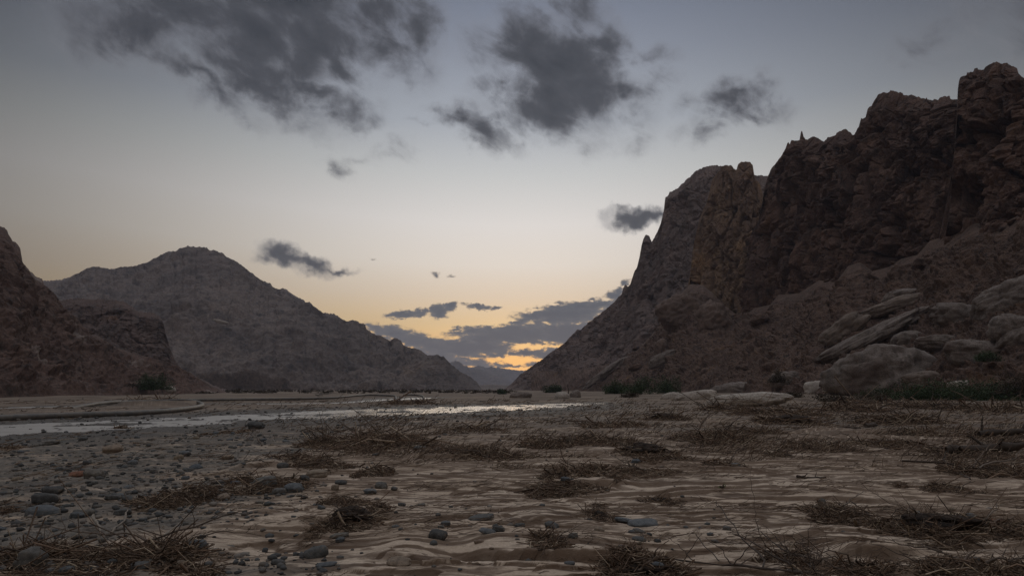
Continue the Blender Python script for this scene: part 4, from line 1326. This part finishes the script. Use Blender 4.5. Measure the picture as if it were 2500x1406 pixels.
def pile(px, py, w, h, flags, label):
    x, y, z = place(px, py - h * .28)
    d = math.hypot(x, y)
    W = w * d / F_PX
    dep = y * y / (EYE * F_PX) * h * .55           # depth covered on the ground by that many picture rows
    L = min(max(W * .35, dep), W * 1.1 + .3)
    H = max(.04, h * d / F_PX * .38)
    rg = np.random.RandomState(int(px * 3 + py * 5))
    root = bpy.data.objects.new('brushwood_pile', None)
    C.objects.link(root)
    root.location = (x, y, 0)
    tag(root, label, 'brushwood', 'brushwood piles left by the flood')
    rad = max(.0042, .00042 * d)
    n = int(min(1900, 130 + w * h / 11))
    ln = min(max(.16, W * .17), .7) * (1 + d / 80)
    parts = []
    nc = max(3, int(3 + w / 45))
    for j in range(nc):      # clumps of different size along the drift, then loose bits around them
        fx = (j + .5) / nc * 2 - 1 + rg.normal() * .12
        sc = (1 - .4 * abs(fx)) * rg.uniform(.3, 1.25)
        Pk, Rk = twigs(rg, int(n * 1.15 / nc * sc), W / nc * 2.1 * sc + .1, L * .8 * sc, H * sc * rg.uniform(.6, 1.25), ln * rg.uniform(.4, 1.0), rad * rg.uniform(.8, 1.2), 1.0, .34)
        Pk += np.array([fx * W * .42, rg.normal() * L * .3, 0])
        parts.append((Pk, Rk))
    parts.append(twigs(rg, int(n * .8), W * 1.0, L * 1.0, H * .22, ln * .4, rad * 1.2, 1.1, .12))
    parts.append(twigs(rg, max(6, n // 30), W * .9, L * .8, H * .9, ln * 1.5, rad * 1.5, .5, .28))
    P = np.concatenate([q_[0] for q_ in parts]); Rr = np.concatenate([q_[1] for q_ in parts])
    P = on_ground(P, x, y, rad)
    V_, Q_, ti = tubes(P, Rr, 3)
    tint = np.clip(rg.rand(len(P)) ** 1.1, 0, 1)
    mesh_np('twigs', V_, quads=Q_, mat=M_TWIG, attrs={'tint': tint[ti]}, parent=root)
    z0 = gz(x, y)
    for fl in flags.split():
        if fl == 'c':
            v, f = lump(4, px * .01, .35, .25)
            v = v * np.array([W * .30, min(L, W) * .32, H * .62])
            o = mesh_np('root_ball', v, tris=f, mat=M_ROOT, parent=root)
            o.location = (0, 0, z0 + H * .25)
        else:
            for j in range(int(fl[1:])):
                a = rg.normal() * .55 + (math.pi if rg.rand() < .5 else 0)
                b_ = branch_mesh(rg, max(.35, W * (.35 + .3 * rg.rand())), rad * (1.6 + 1.4 * rg.rand()), (math.cos(a), math.sin(a) * .6, .12 + .5 * rg.rand() ** 2), root, side=rg.randint(2, 6))
                bx, by = (rg.rand() - .5) * W * .5, (rg.rand() - .5) * L * .5
                b_.location = (bx, by, gz(x + bx, y + by) + H * .35)


m, t, b = new_mat('matted_dark_roots')
tcx = t.n('ShaderNodeTexCoord').outputs['Object']
t.link(t.mix(t.smooth(t.noise(tcx, 9, 6, .7), .4, .65), (.022, .015, .011, 1), (.06, .038, .026, 1)), b.inputs['Base Color'])
b.inputs['Roughness'].default_value = .95
bp = t.n('ShaderNodeBump'); bp.inputs['Strength'].default_value = 1.0; bp.inputs['Distance'].default_value = .05
t.link(t.noise(t.mapping(tcx, scale=(1, 1, 5)), 14, 6, .7), bp.inputs['Height']); t.link(bp.outputs[0], b.inputs['Normal'])
M_ROOT = m
for p in PILES:
    pile(*p)


# ------------------------------------------------------------------ logs, poles, whips
def log(px0, py0, px1, py1, thick, label, lift0=0, lift1=0, name='log', cat='log', tint=.3, side=0, group=None, crook=.02):
    x0, y0, z0 = place(px0, py0); x1, y1, z1 = place(px1, py1)
    d = math.hypot((x0 + x1) / 2, (y0 + y1) / 2)
    r = thick / 2 * d / F_PX
    rg = np.random.RandomState(int(px0 + py0))
    k = 14
    s = np.linspace(0, 1, k)
    A = np.array([x0, y0, z0 + r + lift0 * d / F_PX]); B = np.array([x1, y1, z1 + r + lift1 * d / F_PX])
    ln = np.linalg.norm(B - A)
    wob = np.cumsum(rg.normal(size=(k, 3)), 0) * crook * ln * .5
    wob -= s[:, None] * wob[-1]
    wob[:, 2] *= .4
    P = [(B - A) * s[:, None] + wob]; Rr = [r * (1 - .45 * s) * (1 + .12 * rg.normal(size=k))]
    for _ in range(side):
        i = rg.randint(1, k - 2)
        e = (B - A) / ln * (.6 if rg.rand() < .7 else -.4) + rg.normal(size=3) * .35; e[2] = abs(e[2]) + .15; e /= np.linalg.norm(e)
        l2 = ln * (.12 + .22 * rg.rand())
        P.append(P[0][i] + s[:, None] * e * l2 + np.cumsum(rg.normal(size=(k, 3)) * .02, 0) * l2); Rr.append(r * .45 * (1 - .8 * s))
    V_, Q_, ti = tubes(np.array(P), np.array(Rr), 9)
    nz_ = fbm3(V_[:, 0] / (r * 2.5) + px0, V_[:, 1] / (r * 2.5), V_[:, 2] / (r * 2.5), 4, .6)
    V_ = V_ + (rg.normal(size=V_.shape) * .06 + nz_[:, None] * np.array([.1, .3, .35])) * r
    nv = len(V_)
    cap = [P[0][0], P[0][-1]]
    V_ = np.concatenate([V_, cap])
    rim = np.arange(9)
    tr = np.concatenate([np.stack([np.full(9, nv), rim, np.roll(rim, -1)], -1), np.stack([np.full(9, nv + 1), 13 * 9 + np.roll(rim, -1), 13 * 9 + rim], -1)])
    o = mesh_np(name, V_, quads=Q_, tris=tr, mat=M_BRANCH, attrs={'tint': np.full(len(V_), tint)}, smooth=True)
    o.location = A
    return tag(o, label, cat, group)


log(2318, 1114, 2520, 1112, 20, 'dark fallen log half buried at the right edge above the hooked root', 0, 12, side=3, tint=.05, crook=.04)
log(2390, 1070, 2540, 1066, 13, 'black log lying across the flat at the right edge, farther of the two', 0, 6, side=2, tint=.0, crook=.03)
log(2112, 1045, 2140, 1042, 10, 'short brown log stub beside the mixed driftwood heap', tint=.2)
log(2044, 1046, 2100, 1048, 6, 'thin driftwood piece left of the log stub', tint=.3)
log(2090, 1028, 2178, 1026, 10, 'grey driftwood trunk lying behind the log stub', tint=.5)
log(1945, 1166, 2016, 1168, 6, 'short dark stick on the open sand', tint=.05, side=3, crook=.05)
log(300, 1388, 456, 1290, 6, 'long straight pale pole lying across the largest reed heap', 4, 16, 'pole', 'pole', .97, crook=.004)
log(222, 1294, 244, 1324, 6, 'short bent pale stick standing up from the largest reed heap', 22, 8, 'stick', 'stick', .98, crook=.04)
log(270, 1310, 310, 1262, 5, 'straight pale stick leaning in the largest reed heap', 4, 14, 'stick', 'stick', .9)
log(2330, 1290, 2230, 1272, 4, 'pale stick poking from the huge black root mass', 0, 12, 'stick', 'stick', .95)
log(2130, 1276, 2075, 1244, 4, 'thin straight stick sloping down from the fan of curved roots', 0, 20, 'stick', 'stick', .1)
log(2370, 1172, 2312, 1124, 3, 'pair of thin whips leaning over the low twig mat', 0, 20, 'whip', 'branch', .1)
log(640, 1092, 620, 1058, 3, 'thin bare stick leaning left of the broad brush heap', 0, 10, 'stick', 'stick', .4)
log(2000, 1402, 1620, 1372, 6, 'long dark branch sprawling across the bottom edge', 0, 8, 'branch', 'branch', .1, 7, 'sprawling bare branches at the bottom', .02)
log(1860, 1400, 1750, 1262, 3.5, 'thin whip rising left from the sprawling branches', 0, 30, 'branch', 'branch', .1, 2, 'sprawling bare branches at the bottom', .015)
log(1800, 1404, 1700, 1330, 3, 'shorter whip beside the dark brush mat', 0, 24, 'branch', 'branch', .15, 1, 'sprawling bare branches at the bottom', .015)
log(1960, 1404, 1790, 1340, 4, 'forked bare branch over the sprawling one', 0, 22, 'branch', 'branch', .1, 5, 'sprawling bare branches at the bottom', .02)
log(2010, 1410, 1860, 1352, 4, 'upper bare branch reaching right toward the curly root pile', 0, 26, 'branch', 'branch', .12, 5, 'sprawling bare branches at the bottom', .02)
log(206, 1014, 244, 996, 2.2, 'thin branch sticking up from the near pipe', 0, 10, 'stick', 'stick', .2)
log(825, 974, 834, 961, 1.6, 'bare stick standing behind the long pipe', 0, 6, 'stick', 'stick', .1)

# ------------------------------------------------------------------ stones
COB = [mesh_np('stone', lump(3, 3.1 * i + 1, .20, .20 if i % 2 == 0 else .05, 2.5)[0] * np.array([1, .8, .62]), tris=ICO[3][1], link=False, smooth=True) for i in range(10)]
for me in COB: me.materials.append(M_STONE)
_var = {}


def cob(i, mat):
    if mat is M_STONE: return COB[i]
    if (i, mat.name) not in _var:
        c = COB[i].copy(); c.materials.clear(); c.materials.append(mat); _var[(i, mat.name)] = c
    return _var[(i, mat.name)]


def stone(x, y, w, h, i, mat, label, group, rg, sink=.3, dep=None):
    o = bpy.data.objects.new('stone', cob(i, mat))
    C.objects.link(o)
    z = gz(x, y)
    o.scale = (w / 2, (dep or w * .8) / 2, h / 2 / .62)
    o.rotation_euler = (rg.normal() * .12, rg.normal() * .12, rg.normal() * .35 - math.atan2(x, y))
    o.location = (x, y, z + h / 2 * (1 - sink))
    return tag(o, label, 'stone', group)


STONES = [
    (110, 1238, 58, 26, 'G', 'long dark cobble near the left edge with twigs behind it'), (104, 1264, 68, 26, 'B', 'biggest smooth blue grey cobble near the left edge'),
    (78, 1400, 66, 46, 'G', 'large dark boulder in the bottom left corner beside the reed heap'), (481, 1356, 56, 36, 'B', 'triangular grey stone on sand right of the pale pole'),
    (340, 1394, 48, 20, 'G', 'pale oval cobble below the pale pole'), (555, 1328, 36, 15, 'G', 'flat light stone half sunk right of the triangular stone'),
    (128, 1210, 48, 20, 'G', 'dark oval cobble by twigs above the long dark cobble'), (312, 1226, 34, 14, 'G', 'right one of two flat stones left of the tangled heap'),
    (276, 1222, 36, 13, 'G', 'left one of two flat stones left of the tangled heap'), (228, 1174, 50, 24, 'G', 'chunky grey boulder beside the rusty red stone'),
    (190, 1166, 38, 14, 'R', 'rusty red slab on the left cobble field'), (300, 1260, 40, 16, 'G', 'grey stone just right of the small cobble cluster'),
    (188, 1266, 34, 16, 'B', 'bluish stone in the small cobble cluster'), (215, 1262, 30, 16, 'G', 'round stone touching the bluish one in the cluster'),
    (585, 1203, 36, 18, 'T', 'tan stone left of the dark stone cluster'), (274, 1110, 50, 20, 'T', 'pale tan boulder below the stream on the left'),
    (125, 1088, 42, 12, 'G', 'flat dark stone on the left near bank'), (478, 1147, 38, 14, 'B', 'blue grey stone sitting on a mud ledge'),
    (450, 1116, 30, 15, 'B', 'bluish stone leaning on a brown one'), (436, 1120, 24, 14, 'T', 'brown stone under the bluish one'), (555, 1127, 32, 14, 'T', 'rounded brown stone alone on mud'),
    (624, 1050, 46, 20, 'G', 'large dark stone on the near bank below the stream'), (1025, 1101, 34, 12, 'G', 'oval grey stone right of the broad brush heap'),
    (918, 1113, 20, 7, 'G', 'small dark stone below the broad brush heap'), (774, 1170, 56, 22, 'T', 'smooth brown dome stone right of the twig and stone cluster'),
    (646, 1196, 58, 32, 'G', 'largest dark boulder in the twig and stone cluster'), (716, 1206, 54, 24, 'B', 'long bluish boulder at the right of the cluster'),
    (681, 1209, 36, 16, 'G', 'grey stone in front of the cluster'), (743, 1180, 28, 16, 'G', 'dark stone at the back right of the cluster'),
    (690, 1152, 30, 18, 'G', 'dark stone above the cluster caught in twigs'), (903, 1208, 38, 15, 'B', 'blue grey stone in the row above the dark root tuft'),
    (930, 1198, 38, 18, 'G', 'peaked grey stone at the right of the row above the root tuft'), (832, 1184, 32, 12, 'G', 'dark stone at the left of the row above the root tuft'),
    (818, 1199, 20, 16, 'T', 'pale angular stone in the row above the root tuft'), (771, 1370, 62, 34, 'G', 'big dark rough boulder at the bottom left of centre'),
    (680, 1379, 38, 14, 'G', 'black flat stone left of the big rough boulder'), (1068, 1322, 52, 28, 'G', 'dark knobbly stone just left of the big mud step'),
    (1088, 1286, 28, 13, 'B', 'bluish stone above the knobbly stone'), (981, 1236, 22, 9, 'G', 'small dark stone right of the dark root tuft'),
    (1026, 1239, 28, 11, 'G', 'grey stone in line with the small dark one'), (974, 1382, 72, 20, 'T', 'long olive stone beneath the bottom ledge'),
    (828, 1314, 48, 12, 'G', 'upper of two flat stones below the root tuft'), (830, 1325, 28, 14, 'B', 'lower of two flat stones below the root tuft'),
    (1173, 1264, 70, 12, 'G', 'long flat slab stone right of centre sand'), (1190, 1305, 44, 15, 'B', 'grey stone heap piece above the big mud step'), (1218, 1300, 36, 16, 'G', 'dark stone next to the heap piece above the step'),
    (797, 1382, 52, 10, 'B', 'thin flat stone under the big rough boulder'), (647, 1350, 14, 13, 'B', 'small round pebble left of the big rough boulder'),
    (1347, 1290, 44, 16, 'G', 'dark domed stone below the long ledge'), (1268, 1291, 32, 12, 'G', 'dark stone left of the domed one'), (1570, 1286, 84, 18, 'B', 'longest greenish grey slab at centre right'),
    (1560, 1306, 34, 14, 'G', 'stone below the greenish slab'), (1560, 1321, 38, 11, 'G', 'black flat stone lowest under the greenish slab'), (1463, 1304, 32, 16, 'T', 'brown stone left of the greenish slab'),
    (1399, 1319, 26, 15, 'G', 'purplish stone between the twig wad and greenish slab'), (1606, 1406, 36, 22, 'B', 'pale round stone in the dark brush mat at the bottom'), (1380, 1182, 28, 14, 'B', 'bluish stone at the left of the crumbled spill'),
    (1554, 1132, 28, 11, 'B', 'grey stone with a white neighbour below the stalk heap'), (1524, 1277, 50, 12, 'B', 'flat grey stone above the greenish slab'), (1775, 1295, 22, 12, 'G', 'dark pair stone near the whip branches'),
    (2001, 1248, 36, 14, 'T', 'tan oval stone beside the fan of curved roots'), (2007, 1236, 20, 16, 'G', 'black clod balanced behind the tan oval stone'), (2372, 1270, 28, 15, 'B', 'grey stone above the huge black root mass'),
    (2344, 1275, 38, 11, 'G', 'dark flat stone left of the grey one above the root mass'), (2431, 1265, 42, 13, 'R', 'pinkish flat stone near the right edge'), (2325, 1247, 13, 7, 'T', 'tiny white stone on the sand at right'),
    (1795, 1143, 26, 12, 'B', 'grey stone under the sparse wiry twigs'), (1862, 1028, 30, 12, 'T', 'pale stone beside the bristly brush mound'),
]
rs = np.random.RandomState(23)
MS = {'G': M_STONE, 'B': M_BLUE, 'T': M_TAN, 'R': M_RUST}
for px, py, w, h, k, lab in STONES:
    x, y, z = place(px, py - h * .25)
    d = math.hypot(x, y)
    stone(x, y, w * d / F_PX * .86, h * d / F_PX * .95, rs.randint(10), MS[k], lab, 'stones scattered by the flood', rs, .4)

taken = [place(a, b_)[:2] for a, b_, *_ in STONES]
zones = [  # count, px range, py range, size range, label, needs gravel
    (96, (0, 620), (1085, 1215), (.07, .20), 'grey cobble in the crowded cobble field on the left', True),
    (34, (0, 560), (1215, 1404), (.05, .13), 'small grey cobble on mud in the lower left corner area', False),
    (44, (0, 1000), (1056, 1095), (.10, .26), 'dark wet cobble on the near bank of the main stream', True),
    (26, (350, 1380), (1000, 1034), (.10, .26), 'dark stone breaking the surface of the main stream', True),
    (20, (620, 1150), (1130, 1310), (.05, .13), 'small stone on the pale mud left of centre', False),
    (16, (1150, 2450), (1230, 1400), (.04, .10), 'pebble on the pale mud of the lower right', False),
]
for n, (xa, xb), (ya, yb), (sa, sb), lab, need in zones:
    k = 0; tries = 0
    while k < n and tries < 4000:
        tries += 1
        px, py = rs.uniform(xa, xb), rs.uniform(ya, yb)
        x, y = on_plane(px, py)
        _, g_, w_ = ground_fields(np.array([x]), np.array([y]))
        if need and g_[0] < .35: continue
        if 'surface' in lab and w_[0] < .9: continue
        if 'near bank' in lab and w_[0] > .8: continue
        w = sa + (sb - sa) * rs.rand() ** 2.2
        if any(abs(x - a) + abs(y - b_) < w * .9 for a, b_ in taken): continue
        taken.append((x, y))
        stone(x, y, w, w * rs.uniform(.38, .62), rs.randint(10), M_STONE if rs.rand() < .62 else (M_BLUE if rs.rand() < .6 else M_TAN), lab, lab.replace('grey cobble', 'grey cobbles', 1) if 'field' in lab else 'loose stones: ' + lab, rs, .5)
        k += 1

# gravel nobody could count
v1, f1_ = ICO[1]
N = 26000
rg = np.random.RandomState(77)
px = rg.uniform(-120, 1750, N); py = HORIZON + 26 + 420 * rg.rand(N) ** 1.35
u_, yy_, zz_ = ray(px, py)
tt_ = -EYE / zz_
gx, gy = u_ * tt_, yy_ * tt_
z_, g_, w_ = ground_fields(gx, gy)
keep = (rg.rand(N) < g_ * .6 + .03) & (fbm2(gx.astype(np.float32) / 1.6, gy.astype(np.float32) / 1.2, 3) + rg.normal(size=N) * .3 > -.15)
gx, gy, z_, w_ = gx[keep], gy[keep], z_[keep], w_[keep]
N = len(gx)
sz = (.008 + .036 * rg.rand(N) ** 2.5) * (1 + np.hypot(gx, gy) / 28)
v = v1[None] * (1 + .35 * rg.normal(size=(N, len(v1), 1)) * .5) * np.stack([sz, sz * .85, sz * .55], -1)[:, None, :]
ra = rg.rand(N) * 6.28
ca, sa = np.cos(ra)[:, None], np.sin(ra)[:, None]
v = np.stack([v[..., 0] * ca - v[..., 1] * sa, v[..., 0] * sa + v[..., 1] * ca, v[..., 2]], -1)
v += np.stack([gx, gy, z_ + sz * .2], -1)[:, None, :]
fa = (f1_[None] + (np.arange(N) * len(v1))[:, None, None]).reshape(-1, 3)
m, t, b = new_mat('mixed_gravel')
a_ = t.n('ShaderNodeAttribute', attribute_name='tint').outputs['Fac']
t.link(t.ramp(a_, [(0, (.04, .038, .036, 1)), (.5, (.09, .09, .088, 1)), (.8, (.13, .108, .09, 1)), (1, (.2, .175, .15, 1))]), b.inputs['Base Color'])
b.inputs['Roughness'].default_value = .8
o = mesh_np('gravel', v.reshape(-1, 3), tris=fa, mat=m, attrs={'tint': np.repeat(rg.rand(N), len(v1))})
tag(o, 'loose gravel strewn over the left flat and the stream banks', 'gravel', kind='stuff')

# twig and straw litter nobody could count: fine bits everywhere, and drifts of it in long bands farther out
def litter(N, xr, y0, dy, pw, sx, sy, thr, length, lift):
    px = rg.uniform(xr[0], xr[1], N); py = y0 + dy * rg.rand(N) ** pw
    u_, yy_, zz_ = ray(px, py)
    tt_ = -EYE / zz_
    gx, gy = u_ * tt_, yy_ * tt_
    cl = fbm2((gx / sx).astype(np.float32) + 9, (gy / sy).astype(np.float32), 4)
    s1 = poly_dist(gx.astype(np.float32), gy.astype(np.float32), STREAM)
    keep = (cl + rg.normal(size=N) * .12 - .45 * sstep(xr[0] + 420, xr[0], px) * (xr[0] > 0) > thr) & (s1 > 1.15)
    gx, gy, cl = gx[keep], gy[keep], cl[keep]
    n = len(gx)
    dd_ = np.hypot(gx, gy)
    th = rg.normal(size=n) * .6
    ln = np.exp(rg.normal(size=n) * .5) * length * (1 + dd_ / 16)
    ph = np.abs(rg.normal(size=n)) * lift
    D_ = np.stack([np.cos(th) * np.cos(ph), np.sin(th) * np.cos(ph), np.sin(ph)], -1)
    s = np.linspace(0, 1, 3)
    P = np.stack([gx, gy, rg.rand(n) * np.clip(cl - thr, 0, .6) * lift * .6], -1)[:, None, :] + D_[:, None, :] * (s[None, :, None] * ln[:, None, None]) + rg.normal(size=(n, 3, 3)) * .09 * ln[:, None, None] * np.array([1, 1, .4])
    zg, _, _ = ground_fields(P[..., 0].ravel(), P[..., 1].ravel())
    rr = np.maximum(.0028, .00036 * dd_)
    P[..., 2] = np.maximum(P[..., 2], 0) + zg.reshape(n, 3) + rr[:, None] * .6
    return P, rr[:, None] * np.array([1.1, 1, .6])[None]


PA, RA = litter(17000, (-120, 2620), HORIZON + 30, 430, 1.2, 1.9, .9, .22, .085, .16)
PB, RB = litter(60000, (480, 2620), 976, 165, .9, 4.2, 1.3, .26, .055, .5)
V_, Q_, ti = tubes(np.concatenate([PA, PB]), np.concatenate([RA, RB]), 3)
o = mesh_np('twig_litter', V_, quads=Q_, mat=M_TWIG, attrs={'tint': (rg.rand(len(PA) + len(PB)) ** 1.3)[ti]})
tag(o, 'fine twig and straw litter drifted in bands over the mud', 'litter', kind='stuff')

# blocks on the scree
BLK = []
for i in range(8):
    v, f = lump(3, 40 + i * 1.7, .2, .42, 3.2)
    BLK.append(mesh_np('rock', v * np.array([1, .85, .7]), tris=f, mat=M_TANB if i % 3 == 0 else M_TALUS, link=False))
rb = np.random.RandomState(91)
k = 0
while k < 90:
    j = rb.randint(len(_tp))
    if not (1380 < _TX[j] < 2540 and 640 < _TY[j] < 962): continue
    d = _TD[j]
    size = (.8 + 3.2 * rb.rand() ** 3) * .0032 * d
    o = bpy.data.objects.new('rock', BLK[rb.randint(8)])
    C.objects.link(o)
    o.location = _tp[j] + np.array([0, 0, size * .1])
    o.scale = (size * rb.uniform(.7, 1.2), size * rb.uniform(.7, 1.2), size * rb.uniform(.5, .9))
    o.rotation_euler = (rb.normal() * .3, rb.normal() * .3, rb.rand() * 6.28)
    tag(o, 'loose brown block lying on the red brown scree slope', 'rock', 'loose blocks on the scree slope')
    k += 1

# ------------------------------------------------------------------ evening haze
hz = np.array([[x, y, z] for z in (-12, 420) for y in (-4700, 4700) for x in (-4700, 4700)], np.float32)
hq = np.array([[0, 2, 3, 1], [4, 5, 7, 6], [0, 1, 5, 4], [2, 6, 7, 3], [0, 4, 6, 2], [1, 3, 7, 5]])
hm = bpy.data.materials.new('evening_haze')
hm.use_nodes = True
hm.node_tree.nodes.clear()
t = NT(hm.node_tree)
vo = t.n('ShaderNodeVolumePrincipled')
vo.inputs['Color'].default_value = (.74, .81, 1.0, 1)
vo.inputs['Density'].default_value = .00011
vo.inputs['Anisotropy'].default_value = .35
out = t.n('ShaderNodeOutputMaterial')
t.link(vo.outputs[0], out.inputs['Volume'])
haze = mesh_np('haze', hz, quads=hq, mat=hm)
tag(haze, 'thin bluish evening haze filling the valley', 'haze', kind='stuff')
